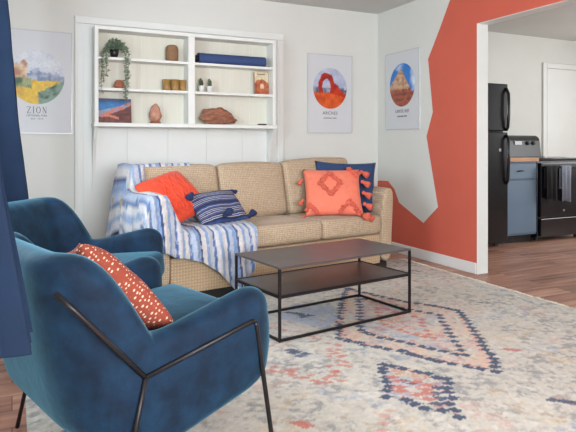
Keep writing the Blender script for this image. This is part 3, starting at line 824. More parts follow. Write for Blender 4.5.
# ------------------------------------------------------------------ curtains
def curtain(label, y0, y1, x_top, flare, seed, hem_z=.57):
    bm = bmesh.new(); n = 168; G = []
    zs = [.57, .575, .6, .67, .75, .82, .9, .97, 1.05, 1.12, 1.2, 1.4, 1.6, 1.8, 2.0, 2.2, 2.27, 2.30]
    for z in zs:
        row = []
        if z < 1: z = hem_z + (z - .57) / .43 * (1 - hem_z)
        f = flare(z)
        for k in range(n + 1):
            u = k / n; y = y0 + (y1 - y0) * u
            ph = u * 2 * PI * 7
            amp = .030 + .018 * (1 - z / 2.3)
            x = x_top + f + amp * math.sin(ph + .25 * math.sin(z * 3 + seed)) + .01 * noise.noise(Vector((u * 9, z * 2, seed)))
            if u < .16: x -= .26 * (1 - u / .16)
            y += .012 * math.cos(ph * 1.0)
            row.append(bm.verts.new((x, y, z)))
        G.append(row)
    grid_faces(bm, G)
    o = obj('curtain', bm, M['curtain'], smooth=True)
    s = o.modifiers.new('thick', 'SOLIDIFY'); s.thickness = .004
    return tag(o, label, 'curtain', 'navy curtains on the left wall')
curtain('navy curtain panel hanging in the far left corner behind the farther armchair', 3.74, 4.35, -.095, lambda z: .20 * (1 - z / 2.3), 1.0)
curtain('navy curtain panel at the left edge hanging in front of the nearest armchair', 1.18, 1.44, 0.0, lambda z: max(.098 - .160 * z, -.064), 2.0, .655)
rod = thing('curtain_rod', 'black curtain rod along the top of the left wall', 'curtain rod', (-.07, 2.6, 2.29))
obj('rod', tube(bmesh.new(), [(0, -1.85, 0), (0, 1.9, 0)], .012, 10), M['blackmetal'], rod, smooth=True)
for y in (-1.8, 0, 1.85): obj('bracket', B(-.425, -.01, y - .008, y + .008, -.008, .008), M['blackmetal'], rod)

# ------------------------------------------------------------------ wall shelf
sh = thing('wall_shelf', 'white built in wall shelf with six compartments above the sofa', 'shelf', (.60, WY - .009, 1.215))
sy0, sy1 = -.170, -.0   # local y, front is negative
X = lambda x: x - .60
Zl = lambda z: z - 1.215
obj('back_panel', B(X(.62), X(2.185), -.016, 0, Zl(1.24), Zl(2.01)), M['panel'], sh)
for x in (.80, 1.0, 1.2, 1.62, 1.81, 2.0): obj('panel_seam', B(X(x) - .002, X(x) + .002, -.0185, -.0155, Zl(1.26), Zl(2.0)), M['trim'], sh)
obj('side_panel', B(X(.599), X(.630), sy0, 0, Zl(1.24), Zl(2.035), .003, 1), M['shelfpaint'], sh)
obj('side_panel', B(X(2.172), X(2.204), sy0, 0, Zl(1.24), Zl(2.035), .003, 1), M['shelfpaint'], sh)
obj('top_panel', B(X(.630), X(2.172), sy0, 0, Zl(2.003), Zl(2.035), .003, 1), M['shelfpaint'], sh)
obj('bottom_board', B(X(.592), X(2.212), sy0 - .012, 0, Zl(1.215), Zl(1.248), .004, 1), M['shelfpaint'], sh)
obj('divider', B(X(1.372), X(1.432), sy0, 0, Zl(1.248), Zl(2.003), .003, 1), M['shelfpaint'], sh)
for x0, x1 in ((.630, 1.372), (1.432, 2.172)):
    for z in (1.785, 1.533): obj('shelf', B(X(x0), X(x1), sy0 + .006, -.016, Zl(z - .022), Zl(z), .002, 1), M['shelfpaint'], sh)
for xx in (.60, 2.205):    # curved support brackets under the ends
    pts = []
    for k in range(13):
        a = k / 12; z = -.0 - .52 * a; y = -.012 - .15 * (1 - a) ** 2.6
        pts.append((y, z))
    pts = [(-.0, 0)] + pts + [(0, -.52)]
    bm = bmesh.new()
    d0 = -.0 if xx < 1 else -.024
    lo = [bm.verts.new((X(xx) + d0, y, z)) for y, z in pts]; hi = [bm.verts.new((X(xx) + d0 + .024, y, z)) for y, z in pts]
    bm.faces.new(lo); bm.faces.new(hi[::-1])
    for i in range(len(pts)): bm.faces.new((lo[i], lo[(i + 1) % len(pts)], hi[(i + 1) % len(pts)], hi[i]))
    obj('bracket', bm, M['shelfpaint'], sh)
# things on the shelf
SYC = 4.92
Z1, Z2, Z3 = 1.785, 1.533, 1.248
# trailing plant
pl = thing('potted_plant', 'trailing grey green plant in a small black pot on the top left shelf', 'plant', (.765, SYC, Z1))
obj('pot', lathe(bmesh.new(), [(0, 0), (.027, 0), (.036, .045), (.038, .075), (.034, .075), (.03, .062), (0, .06)], 20), M['blackpot'], pl, smooth=True)
def leaf(bm, p, d, size):
    d = Vector(d).normalized(); s = d.cross(Vector((0, 0, 1)));
    if s.length < .1: s = Vector((1, 0, 0))
    s.normalize(); n = s.cross(d)
    p = Vector(p)
    a = bm.verts.new(p); b = bm.verts.new(p + d * size * .5 + s * size * .36 + n * size * .1); c = bm.verts.new(p + d * size); e = bm.verts.new(p + d * size * .5 - s * size * .36 + n * size * .1)
    m_ = bm.verts.new(p + d * size * .5 - n * .06 * size)
    bm.faces.new((a, b, m_)); bm.faces.new((b, c, m_)); bm.faces.new((c, e, m_)); bm.faces.new((e, a, m_))
stems = bmesh.new(); lv = bmesh.new()
vines = []
rv = random.Random(5)
def vine(pts, dens=.010):
    P = [Vector(p) for p in pts]; sm_ = []
    for a, b in zip(P[:-1], P[1:]):
        for k in range(6): sm_.append(a.lerp(b, k / 6))
    sm_.append(P[-1])
    for k in range(1, len(sm_) - 1): sm_[k] = sm_[k] + Vector((rv.uniform(-.004, .004), rv.uniform(-.004, .004), 0))
    tube(stems, sm_, .0015, 5)
    for k in range(len(sm_)):
        for q in range(3):
            leaf(lv, sm_[k] + Vector((rv.uniform(-.006, .006), rv.uniform(-.006, .006), rv.uniform(-.008, .008))), (rv.uniform(-1, 1), rv.uniform(-1, .6), rv.uniform(-.6, .5)), rv.uniform(.018, .033))
for k in range(15):
    a = rv.uniform(0, 2 * PI); r = rv.uniform(.04, .09); h = rv.uniform(.09, .15)
    y = max(-.07, min(.055, r * math.sin(a)))
    vine([(0, 0, .06), (r * .4 * math.cos(a), y * .5, h), (r * math.cos(a), y, h - rv.uniform(0, .06))])
# hanging vines over the front of the shelf
FYL = -.095
vine([(0, 0, .07), (.05, -.05, .12), (.09, FYL, .06), (.085, FYL - .005, -.06), (.09, FYL, -.16), (.075, FYL, -.26), (.08, FYL, -.34)])
vine([(0, 0, .07), (.05, -.05, .11), (.07, FYL, .04), (.075, FYL - .005, -.10), (.07, FYL, -.20), (.085, FYL, -.38)])
vine([(0, 0, .07), (.04, -.06, .10), (.10, FYL, .05), (.10, FYL, -.08), (.095, FYL, -.24)])
vine([(0, 0, .07), (-.05, -.05, .10), (-.10, FYL, .03), (-.105, FYL, -.08), (-.10, FYL, -.19)])
vine([(0, 0, .07), (-.04, -.05, .10), (-.08, FYL, .02), (-.08, FYL, -.06), (-.07, FYL, -.16)])
vine([(0, 0, .07), (-.05, -.05, .09), (-.11, FYL, .02), (-.115, FYL, -.12), (-.11, FYL, -.3)])
obj('stems', stems, M['stem'], pl, smooth=True); lo_ = obj('foliage', lv, M['leaf'], pl, recalc=False)
# woven jar
jar = obj('woven_jar', lathe(bmesh.new(), [(0, 0), (.044, 0), (.052, .012), (.054, .05), (.054, .105), (.050, .128), (.040, .142), (.03, .146), (0, .147)] , 28), M['wicker'], smooth=True)
jar.location = (1.25, SYC, Z1); tag(jar, 'brown woven lidded jar on the top left shelf', 'jar')
bm = bmesh.new()
for z in (.02, .04, .06, .08, .10, .12): lathe(bm, [(.0545 - (0.003 if z > .11 else 0), z - .003), (.0565 - (0.003 if z > .11 else 0), z), (.0545 - (0.003 if z > .11 else 0), z + .003)], 28)
obj('woven_band', bm, M['wicker'], jar, smooth=True)
# lumpy rock helper
def rock(seed, sx, sy, sz, sub=3, rough=.25, flat=True):
    bm = bmesh.new(); bmesh.ops.create_icosphere(bm, subdivisions=sub, radius=1)
    for v in bm.verts:
        n_ = noise.fractal(v.co * 1.6 + Vector((seed, seed * 2, 0)), 1.0, 2.0, 4)
        v.co *= 1 + rough * n_
        v.co.x *= sx; v.co.y *= sy; v.co.z *= sz
    zmin = min(v.co.z for v in bm.verts)
    cut = zmin + .25 * sz
    for v in bm.verts:
        if v.co.z < cut: v.co.z = cut
    bmesh.ops.translate(bm, vec=(0, 0, -cut), verts=bm.verts)
    return bm
o = obj('rock', rock(3.3, .045, .035, .042), M['terracotta']); o.location = (.805, SYC, Z2); tag(o, 'small terracotta coloured stone on the middle left shelf under the trailing plant', 'rock')
for k, (x, lb) in enumerate(((1.205, 'left amber ribbed candle holder of three on the middle left shelf'), (1.275, 'middle amber ribbed candle holder of three on the middle left shelf'), (1.345, 'right amber ribbed candle holder beside the shelf divider'))):
    c = thing('candle_holder', lb, 'candle holder', (x - .003, SYC - (.0, .02, 0)[k], Z2), 0, 'amber candle holders')
    bm = lathe(bmesh.new(), [(0, 0), (.030, 0), (.034, .006), (.036, .098), (.032, .098), (.031, .06), (0, .06)], 20)
    for v in bm.verts:
        a = math.atan2(v.co.y, v.co.x); f = 1 + .035 * math.cos(10 * a); v.co.x *= f; v.co.y *= f
    obj('cup', bm, M['amber'], c, smooth=True)
    obj('wax', lathe(bmesh.new(), [(0, .06), (.0295, .06), (.0295, .072), (0, .072)], 16), M['fringe'], c)
# salt lamp
sl = thing('salt_lamp', 'pink salt crystal lamp on the bottom left shelf', 'lamp', (1.105, SYC, Z3))
obj('base', lathe(bmesh.new(), [(0, 0), (.045, 0), (.047, .012), (.042, .018), (0, .018)], 24), M['redrock'], sl, smooth=True)
bm = bmesh.new(); bmesh.ops.create_icosphere(bm, subdivisions=3, radius=1)
for v in bm.verts:
    n_ = noise.fractal(v.co * 1.8 + Vector((9, 2, 5)), 1, 2, 3); v.co *= 1 + .16 * n_
    z = v.co.z; tp = 1 - .42 * max(0, (z + .2)); v.co.x *= .056 * tp; v.co.y *= .048 * tp; v.co.z *= .088
    if v.co.z < -.07: v.co.z = -.07
bmesh.ops.translate(bm, vec=(0, 0, .088), verts=bm.verts)
obj('crystal', bm, M['salt'], sl)
# canyon picture
def picture(name, w, h, d, func, parent, n=48, frame=None):
    bm = bmesh.new(); nh = max(2, int(n * h / w))
    G = [[bm.verts.new((-w / 2 + w * i / n, -d, h * j / nh)) for j in range(nh + 1)] for i in range(n + 1)]; grid_faces(bm, G)
    cnt = len(bm.verts)
    o = obj(name, bm, M['pattr'], parent)
    paint(o.data, lambda c: func(c.x / w + .5, c.z / h)); return o
def fbm(x, y, s=0): return noise.fractal(Vector((x, y, s)), 1, 2, 4)
def mixc(a, b, t): t = max(0, min(1, t)); return tuple(a[k] * (1 - t) + b[k] * t for k in range(3))
def canyon(u, v):
    n_ = fbm(u * 5, v * 5, 3)
    ridge = .52 - .30 * (1 - u) + .22 * u * u + .05 * n_
    if v > ridge + .16 + .1 * (1 - u):
        c = mixc(rgb(60, 130, 190), rgb(30, 90, 150), (v - .5) * 1.5 + n_ * .6)
        if v > .88: c = mixc(c, rgb(70, 60, 70), .6)
        return c
    if v > ridge: return mixc(rgb(206, 110, 76), rgb(120, 160, 190), .4 + n_)
    if abs(v - .22 - .07 * math.sin(u * 6)) < .05 and .1 < u < .62: return rgb(200, 120, 100)
    return mixc(rgb(78, 46, 44), rgb(120, 62, 50), .5 + n_ * 1.2)
cv = thing('canvas_print', 'small canyon photograph print with blue water leaning on the bottom left shelf', 'picture', (.772, 4.945, Z3 + .001))
cv.rotation_euler = (math.radians(-9), 0, 0)
obj('canvas', B(-.137, .137, -.018, 0, 0, .205, .002, 1), M['soil'], cv)
picture('print', .272, .203, .0186, canyon, cv)
# rolled navy mat
rl = thing('rolled_mat', 'long rolled navy mat lying on the top right shelf', 'mat', (1.47, SYC, Z1))
bm = bmesh.new()
prof = []
for k in range(20):
    a = 2 * PI * k / 20; prof.append((.056 * math.copysign(abs(math.cos(a)) ** .8, math.cos(a)), .048 + .048 * math.copysign(abs(math.sin(a)) ** .8, math.sin(a))))
L0, L1 = .012, .648
A_ = [bm.verts.new((L0, y, z)) for y, z in prof]; B_ = [bm.verts.new((L1, y, z)) for y, z in prof]
for k in range(20): bm.faces.new((A_[k], A_[(k + 1) % 20], B_[(k + 1) % 20], B_[k]))
bm.faces.new(A_[::-1]); bm.faces.new(B_)
obj('roll', bm, M['bluemat'], rl)
bm = bmesh.new(); lathe(bm, [(0, 0), (.03, 0), (.034, .012), (.03, .024), (0, .024)], 16)
bmesh.ops.transform(bm, matrix=Matrix.Translation((-.012, 0, .045)) @ Matrix.Rotation(PI / 2, 4, 'Y'), verts=bm.verts)
obj('end_cap', bm, M['blackpot'], rl, smooth=True)
# cacti
for x, lb in ((1.513, 'left of two small cacti in white pots on the middle right shelf'), (1.592, 'right of two small cacti in white pots on the middle right shelf')):
    c = thing('potted_cactus', lb, 'cactus', (x, SYC, Z2), 0, 'potted cacti')
    obj('pot', lathe(bmesh.new(), [(0, 0), (.024, 0), (.029, .05), (.030, .058), (.026, .058), (.025, .05), (0, .05)], 20), M['whitepot'], c, smooth=True)
    obj('soil', lathe(bmesh.new(), [(0, .05), (.0245, .0505), (.02, .054), (0, .055)], 16), M['soil'], c)
    bm = bmesh.new()
    for dx, h_, r_ in ((-.008, .075, .012), (.010, .062, .010), (.0, .05, .010)):
        b2 = len(bm.verts); lathe(bm, [(0, .05), (r_ * .8, .05), (r_, .05 + h_ * .4), (r_ * .9, .05 + h_ * .8), (r_ * .5, .05 + h_ * .97), (0, .05 + h_)], 14, (dx, dx * .8, 0))
    for v in bm.verts:
        v.co.x += .002 * noise.noise(v.co * 200); v.co.y += .002 * noise.noise(v.co * 210)
    obj('stem', bm, M['cactus'], c, smooth=True)
# small arch picture
def smallarch(u, v):
    n_ = fbm(u * 6, v * 6, 8)
    if (u - .52) ** 2 + ((v - .36) * 1.1) ** 2 < .022 and v > .28: return rgb(226, 190, 160)
    if v < .52 + .16 * math.sin(u * 3.2) + .06 * n_: return mixc(rgb(150, 74, 46), rgb(196, 110, 74), .5 + n_)
    if v > .86 and .2 < u < .8 and abs(v - .9) < .02: return rgb(120, 110, 100)
    return mixc(rgb(224, 208, 172), rgb(206, 190, 160), .5 + n_)
ar = thing('picture_card', 'small desert arch picture standing at the right end of the middle right shelf', 'picture', (2.098, 4.93, Z2 + .001)); ar.rotation_euler = (math.radians(-6), 0, 0)
obj('board', B(-.070, .070, -.010, 0, 0, .215, .001, 1), M['terracotta'], ar); picture('print', .138, .213, .0106, smallarch, ar, 30)
# red rock, black gadget
bm = rock(7.1, .165, .055, .072, 4, .30)
for v in bm.verts: v.co.z *= 1.05 - .42 * max(0, v.co.x / .165) ; v.co.z += .004 * math.sin(v.co.z * 260)* (v.co.z > .005)
o = obj('rock', bm, M['redrock']); o.location = (1.668, SYC - .02, Z3); tag(o, 'long layered red rock on the bottom right shelf', 'rock')
o = obj('remote_control', B(-.042, .042, -.018, .018, 0, .014, .005, 2), M['blackpot']); o.location = (2.085, SYC - .03, Z3); tag(o, 'small black gadget lying at the right end of the bottom shelf', 'gadget')
bm = bmesh.new()
for x in (-.025, -.01, .005, .02): lathe(bm, [(.004, 0), (.004, .0015), (0, .0016)], 8, (x, 0, .0139))
obj('button', bm, M['ink'], o)

# ------------------------------------------------------------------ posters
def disc_art(name, rx, rz, func, parent, n=56, y=-.0135):
    bm = bmesh.new(); c = bm.verts.new((0, y, 0)); prev = None; R = 26; rings = []
    for i in range(1, R + 1):
        rings.append([bm.verts.new((rx * i / R * math.cos(2 * PI * k / n), y, rz * i / R * math.sin(2 * PI * k / n))) for k in range(n)])
    for k in range(n): bm.faces.new((c, rings[0][k], rings[0][(k + 1) % n]))
    for i in range(R - 1):
        for k in range(n): bm.faces.new((rings[i][k], rings[i + 1][k], rings[i + 1][(k + 1) % n], rings[i][(k + 1) % n]))
    bmesh.ops.recalc_face_normals(bm, faces=bm.faces)
    o = obj(name, bm, M['pattr'], parent)
    paint(o.data, lambda p: func(p.x / rx, p.z / rz)); return o
def art_zion(u, v):
    n_ = fbm(u * 3, v * 3, 1)
    if v < -.30 - .05 * u + .2 * abs(u - .1) * (u > .2) and (v < -.55 + .55 * max(0, u - .1) + .1 * n_):
        if u > .0: return mixc(rgb(40, 66, 56), rgb(120, 150, 130), .5 + n_ * 2)
    if v < -.05 and u < -.2 and v > -.4 + .1 * n_: return mixc(rgb(60, 90, 60), rgb(150, 160, 110), .5 + n_ * 1.5)
    if v < -.12 + .08 * n_: return mixc(rgb(226, 190, 40), rgb(196, 150, 60), .4 + n_ * 1.4)
    if u < -.35 and v < .5 + .2 * n_: return mixc(rgb(214, 190, 160), rgb(170, 120, 90), .4 + n_ * 1.6)
    if v < .32 - .25 * abs(u - .0) + .25 * n_: return mixc(rgb(110, 126, 160), rgb(176, 184, 200), .5 + n_ * 1.4)
    return mixc(rgb(196, 202, 212), rgb(212, 216, 222), .5 + n_)
def art_arch(u, v):
    n_ = fbm(u * 3, v * 3, 2)
    # arch: band between two offset ovals
    du = u + .22; outer_ = (du / .46) ** 2 + ((v - .08) / .66) ** 2; inner_ = ((du - .0) / .24) ** 2 + ((v - .05) / .42) ** 2
    ground = -.22 - .25 * max(0, u) + .05 * n_
    if v < ground: return mixc(rgb(222, 96, 36), rgb(190, 66, 24), .35 + n_)
    if outer_ < 1.1 + .2 * n_ and inner_ > 1: return mixc(rgb(190, 40, 16), rgb(140, 30, 20), .4 + n_ * 1.3)
    if u > .1 and v < .36 - .75 * (u - .1) + .1 * n_: return mixc(rgb(200, 54, 20), rgb(150, 36, 18), .4 + n_)
    if v < .02 + .05 * n_: return mixc(rgb(70, 84, 110), rgb(150, 160, 176), .4 + n_ * 1.4) if v > -.18 else mixc(rgb(90, 76, 80), rgb(190, 190, 196), .5 + n_ * 1.5)
    return mixc(rgb(190, 196, 214), rgb(160, 170, 200), .5 + n_ * .8)
def art_reef(u, v):
    n_ = fbm(u * 4, v * 4, 3)
    peak = .80 - .95 * abs(u + .14) ** .9 + .12 * n_
    if u > -.14: peak = .80 - 1.3 * max(0, (u + .14)) ** 1.05 + .1 * n_
    peak = max(peak, -.22 - .1 * u)
    if v < peak:
        lay = math.sin(v * 26 + n_ * 3)
        if v < -.2 + .06 * n_: return mixc(rgb(176, 92, 66), rgb(120, 66, 54), .5 + .3 * lay + n_)
        return mixc(rgb(206, 172, 138), rgb(160, 112, 84), .4 + .25 * lay + n_)
    return mixc(rgb(40, 120, 200), rgb(226, 236, 244), -.05 + .9 * max(0, fbm(u * 1.6, v * 1.6, 9) + .35 * (u - .2)))
serif = {'Z': [((0, 1), (.62, 1), .06), ((.60, 1), (.04, 0), .11), ((.02, 0), (.66, 0), .06), ((.02, 1), (.0, .8), .05), ((.66, 0), (.68, .2), .05)],
         'I': [((.14, 0), (.14, 1), .12), ((0, 1), (.28, 1), .05), ((0, 0), (.28, 0), .05)],
         'N': [((.10, 0), (.10, 1), .05), ((.08, 1), (.62, 0), .12), ((.62, 0), (.62, 1), .05), ((0, 0), (.22, 0), .05), ((-.02, 1), (.12, 1), .05), ((.5, 1), (.74, 1), .05)]}
def serif_word(word, size, width, m, parent, z, y, name='lettering'):
    bm = bmesh.new(); x = 0; adv = {'Z': .86, 'I': .5, 'O': .98, 'N': .74}
    def stroke(a, b, w):
        a = Vector((a[0], 0, a[1])); b = Vector((b[0], 0, b[1])); d_ = (b - a).normalized(); s = Vector((-d_.z, 0, d_.x)) * w / 2
        f = [a + s, b + s, b - s, a - s]
        f0 = [bm.verts.new(p) for p in f]; f1 = [bm.verts.new(p + Vector((0, -.02, 0))) for p in f]
        bm.faces.new(f0); bm.faces.new(f1[::-1])
        for i in range(4): bm.faces.new((f0[i], f0[(i + 1) % 4], f1[(i + 1) % 4], f1[i]))
    for ch in word:
        if ch == 'O':
            for k in range(20):
                a0, a1 = 2 * PI * k / 20, 2 * PI * (k + 1) / 20; w = .045 + .085 * abs(math.cos((a0 + a1) / 2))
                stroke((x + .37 + .33 * math.cos(a0), .5 + .5 * math.sin(a0)), (x + .37 + .33 * math.cos(a1), .5 + .5 * math.sin(a1)), w)
        else:
            for a, b, w in serif[ch]: stroke((a[0] + x, a[1]), (b[0] + x, b[1]), w)
        x += adv[ch] + .12
    tot = x - .12
    for v in bm.verts: v.co = Vector(((v.co.x / tot - .5) * width, y + v.co.y * .05, z + v.co.z * size))
    return obj(name, bm, m, parent)
def poster(label, loc, rz, w, h, art, az, word, sub, r=.193):
    p = thing('poster', label, 'poster', loc, rz, 'park posters')
    # local: x along the wall, -y out of the wall, origin at the middle
    obj('sheet', B(-w / 2, w / 2, -.012, -.002, -h / 2, h / 2, .001, 1), M['paper'], p)
    bm = bmesh.new()
    for x0, x1, z0, z1 in ((-w / 2 - .006, -w / 2, -h / 2 - .006, h / 2 + .006), (w / 2, w / 2 + .006, -h / 2 - .006, h / 2 + .006), (-w / 2, w / 2, h / 2, h / 2 + .006), (-w / 2, w / 2, -h / 2 - .006, -h / 2)):
        box(bm, x0, x1, -.018, 0, z0, z1)
    obj('frame', bm, M['clear'], p)
    d = disc_art('picture', r, r * 1.06, art, p); d.location = (0, 0, az)
    base = Matrix.Rotation(PI / 2, 4, 'X')
    zt = az - r * 1.06 - (.045 if word != 'ZION' else .02)
    if word == 'ZION': serif_word(word, .05, .145, M['ink'], p, zt - .052, -.0125)
    else: text_mesh('lettering', word, .045, M['ink'], p, Matrix.Translation((0, -.0125, zt)) @ base, width=.17 if word == 'ARCHES' else .22, spacing=1.1)
    text_mesh('small_lettering', 'NATIONAL PARK', .022, M['ink'], p, Matrix.Translation((0, -.0125, zt - (.050 if word != 'ZION' else .072))) @ base, width=.15)
    if sub: text_mesh('date_lettering', sub, .018, M['ink'], p, Matrix.Translation((0, -.0125, zt - .098)) @ base, width=.09)
    return p
poster('framed park poster reading ZION beside the navy curtain', (.180, WY, 1.570), 0, .515, .815, art_zion, .04, 'ZION', 'EST. 1919', .205)
poster('framed park poster reading ARCHES with a red stone arch, right of the wall shelf', (2.876, WY, 1.580), 0, .505, .775, art_arch, .055, 'ARCHES', None)
poster('framed park poster reading CAPITOL REEF with a pointed rock, beside the orange paint', (WX, 4.583, 1.602), -PI / 2, .525, .755, art_reef, .053, 'CAPITOL REEF', None, .200)

# ------------------------------------------------------------------ kitchen
fg = thing('refrigerator', 'tall black refrigerator seen through the kitchen opening', 'refrigerator', (4.315, KY - .02, 0))
FW = .365
obj('cabinet_body', B(-FW, FW, -.70, 0, .03, 1.705, .008, 2), M['blackgloss'], fg)
obj('door', B(-FW, FW, -.765, -.703, .07, 1.20, .012, 3), M['blackgloss'], fg)
obj('freezer_door', B(-FW, FW, -.765, -.703, 1.212, 1.705, .012, 3), M['blackgloss'], fg)
obj('handle', tube(bmesh.new(), [(FW - .03, -.768, .66), (FW - .03, -.79, .70), (FW - .03, -.805, .95), (FW - .03, -.80, 1.12), (FW - .03, -.768, 1.17)], .014, 8), M['blackgloss'], fg, smooth=True)
obj('handle', tube(bmesh.new(), [(FW - .03, -.768, 1.22), (FW - .03, -.79, 1.25), (FW - .03, -.805, 1.40), (FW - .03, -.80, 1.60), (FW - .03, -.768, 1.66)], .014, 8), M['blackgloss'], fg, smooth=True)
obj('badge', B(FW - .13, FW - .10, -.768, -.764, 1.00, 1.03), M['chrome'], fg)
for x in (-.3, .3): obj('foot', lathe(bmesh.new(), [(0, 0), (.025, 0), (.025, .03), (0, .03)], 12, (x, -.66, 0)), M['blackpot'], fg)
for x in (-.3, .3): obj('foot', lathe(bmesh.new(), [(0, 0), (.025, 0), (.025, .03), (0, .03)], 12, (x, -.06, 0)), M['blackpot'], fg)
obj('kick_grille', B(-FW + .01, FW - .01, -.69, -.66, .03, .068), M['blackpot'], fg)
cb = thing('base_cabinet', 'blue grey kitchen base cabinet between the refrigerator and the stove', 'cabinet', (4.690, KY, 0))
CWd = 5.205 - 4.690
obj('body', B(0, CWd, -.68, -.002, .09, .885), M['steelblue'], cb)
obj('toe_kick', B(.01, CWd - .01, -.62, -.59, 0, .09), M['plinth'], cb)
dr = obj('drawer', B(.012, CWd - .012, -.70, -.681, .70, .865, .004, 1), M['steelblue'], cb)
def knob(p, parent):
    bm = lathe(bmesh.new(), [(0, 0), (.006, 0), (.006, .015), (.015, .02), (.014, .028), (0, .03)], 14)
    bmesh.ops.transform(bm, matrix=Matrix.Translation(p) @ Matrix.Rotation(PI / 2, 4, 'X'), verts=bm.verts); return obj('knob', bm, M['blackpot'], parent, smooth=True)
bm = tube(bmesh.new(), [(CWd / 2 - .04, -.70, .785), (CWd / 2 - .035, -.715, .787), (CWd / 2, -.722, .79), (CWd / 2 + .035, -.715, .787), (CWd / 2 + .04, -.70, .785)], .006, 8); obj('pull', bm, M['blackpot'], dr, smooth=True)
dd = obj('door', B(.012, CWd - .012, -.70, -.681, .11, .685, .004, 1), M['steelblue'], cb)
ctp = obj('countertop', B(4.683, 5.212, KY - .72, KY - .002, .886, .93, .004, 2), M['butcher']); tag(ctp, 'wooden butcher block countertop on the blue grey cabinet', 'countertop')
sv = thing('stove', 'black electric stove beside the blue grey cabinet', 'stove', (5.225, KY, 0))
SWd = .74
obj('body', B(0, SWd, -.68, -.01, .04, .895, .004, 1), M['blackgloss'], sv)
obj('cooktop', B(-.005, SWd + .005, -.72, -.01, .896, .925, .006, 2), M['blackglass'], sv)
for x, y in ((.19, -.5), (.53, -.5), (.19, -.2), (.53, -.2)): obj('burner_ring', lathe(bmesh.new(), [(.09, .9255), (.095, .927), (.10, .9255)], 28, (x, y, 0)), M['ink'], sv)
bm = bmesh.new(); prof = [(-.01, .926), (-.12, .926), (-.105, 1.05), (-.095, 1.12), (-.075, 1.165), (-.035, 1.185), (-.01, 1.185)]
lo = [bm.verts.new((.0, y, z)) for y, z in prof]; hi = [bm.verts.new((SWd - .02, y, z)) for y, z in prof]
bm.faces.new(lo); bm.faces.new(hi[::-1])
for i in range(len(prof)): bm.faces.new((lo[i], lo[(i + 1) % len(prof)], hi[(i + 1) % len(prof)], hi[i]))
bg = obj('control_panel', bm, M['blackpanel'], sv)
for x in (.07, .16, .50, .60):
    b2 = lathe(bmesh.new(), [(0, 0), (.024, 0), (.022, .02), (0, .022)], 16)
    bmesh.ops.transform(b2, matrix=Matrix.Translation((x, -.100, 1.09)) @ Matrix.Rotation(math.radians(72), 4, 'X'), verts=b2.verts); obj('knob', b2, M['blackpot'], bg, smooth=True)
obj('clock', B(.28, .40, -.110, -.098, 1.07, 1.115), M['blackglass'], bg)
od = obj('oven_door', B(.01, SWd - .01, -.725, -.681, .27, .87, .008, 2), M['blackgloss'], sv)
obj('window', B(.12, SWd - .12, -.7265, -.724, .40, .70), M['blackglass'], od)
obj('handle', tube(bmesh.new(), [(.05, -.725, .815), (.05, -.765, .82), (SWd - .05, -.765, .82), (SWd - .05, -.725, .815)], .011, 8), M['blackgloss'], od, smooth=True)
obj('emblem', B(SWd / 2 - .012, SWd / 2 + .012, -.7275, -.7245, .325, .345), M['chrome'], od)
obj('storage_drawer', B(.01, SWd - .01, -.725, -.681, .06, .255, .008, 2), M['blackgloss'], sv)
for x in (.05, SWd - .05): obj('foot', lathe(bmesh.new(), [(0, 0), (.02, 0), (.02, .04), (0, .04)], 10, (x, -.62, 0)), M['blackpot'], sv)
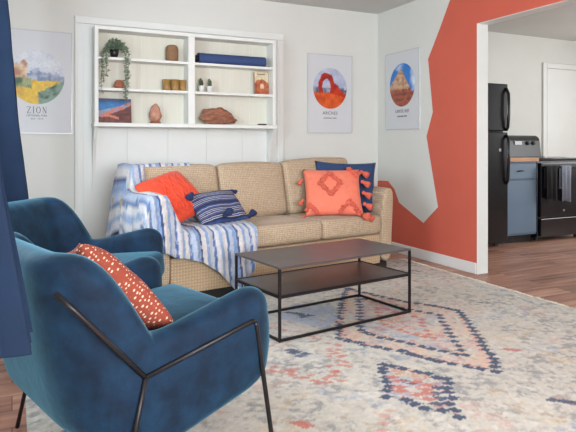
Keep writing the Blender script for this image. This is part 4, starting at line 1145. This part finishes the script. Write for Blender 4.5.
def towel(x0, x1, zlow, zback, m, label):
    bm = bmesh.new(); G = []
    n = 14
    for k in range(n + 1):
        u = k / n; x = 5.225 + x0 + (x1 - x0) * u; w = .006 * math.sin(u * 14)
        path = [(-.745, zback)] + [(-.748, .79)] + [(-.752 - .013 * 0, .83)] + [(-.765, .838)] + [(-.779, .83)] + [(-.782 + w, .76), (-.784 + w * 1.6, .70), (-.786 + w * 2, .6), (-.786 + w * 2, zlow + .01 * math.sin(u * 5))]
        G.append([bm.verts.new((x + (.006 * (zl < .7)) * math.sin(u * 6), KY + y, zl)) for y, zl in path])
    grid_faces(bm, G)
    o = obj('towel', bm, m, smooth=True); s = o.modifiers.new('t', 'SOLIDIFY'); s.thickness = .006; s.offset = 0
    return tag(o, label, 'towel', 'kitchen towels on the oven handle')
towel(.03, .20, .47, .60, M['towelblack'], 'black towel hanging on the oven handle')
towel(.27, .42, .44, .58, M['towelgrey'], 'grey towel hanging on the oven handle')

# ------------------------------------------------------------------ light
w = bpy.data.worlds.new('World'); SC.world = w; w.use_nodes = True
nt = w.node_tree; bgN = nt.nodes['Background']
skyn = nt.nodes.new('ShaderNodeTexSky'); skyn.sky_type = 'NISHITA'; skyn.sun_disc = False; skyn.sun_elevation = math.radians(45)
nt.links.new(skyn.outputs[0], bgN.inputs[0]); bgN.inputs[1].default_value = .25
def area(name, loc, rot, sx, sy, power, col):
    l = bpy.data.lights.new(name, 'AREA'); l.shape = 'RECTANGLE'; l.size = sx; l.size_y = sy; l.energy = power; l.color = col
    o = link(bpy.data.objects.new(name, l)); o.location = loc; o.rotation_euler = rot; return o
area('window_daylight', (LX - .02, (WL[0] + WL[1]) / 2, (WL[2] + WL[3]) / 2), (0, math.radians(-90), 0), WL[3] - WL[2] - .12, WL[1] - WL[0] - .12, 34, (.82, .91, 1))
area('front_daylight', ((WF[0] + WF[1]) / 2, FY - .02, (WF[2] + WF[3]) / 2), (math.radians(90), 0, 0), WF[1] - WF[0] - .12, WF[3] - WF[2] - .12, 156, (.90, .95, 1))
area('kitchen_fill', (KX - .1, 3.0, 1.5), (0, math.radians(90), 0), 1.2, 1.6, 52, (.97, .98, 1))  # added area light to brighten the kitchen

# ------------------------------------------------------------------ camera
cam = bpy.data.cameras.new('camera'); cam.sensor_width = 36; cam.lens = 36 * 574 / 576
cam.shift_y = -(216 - 145.5) / 576; cam.clip_start = .05
co_ = link(bpy.data.objects.new('camera', cam)); co_.location = (0, 0, 1.062)
co_.rotation_euler = (PI / 2, 0, -math.atan2(276, 574))
SC.camera = co_
SC.view_settings.view_transform = 'Standard'; SC.view_settings.look = 'None'; SC.view_settings.gamma = 1; SC.view_settings.use_curve_mapping = False
SC.view_settings.exposure = 0.43
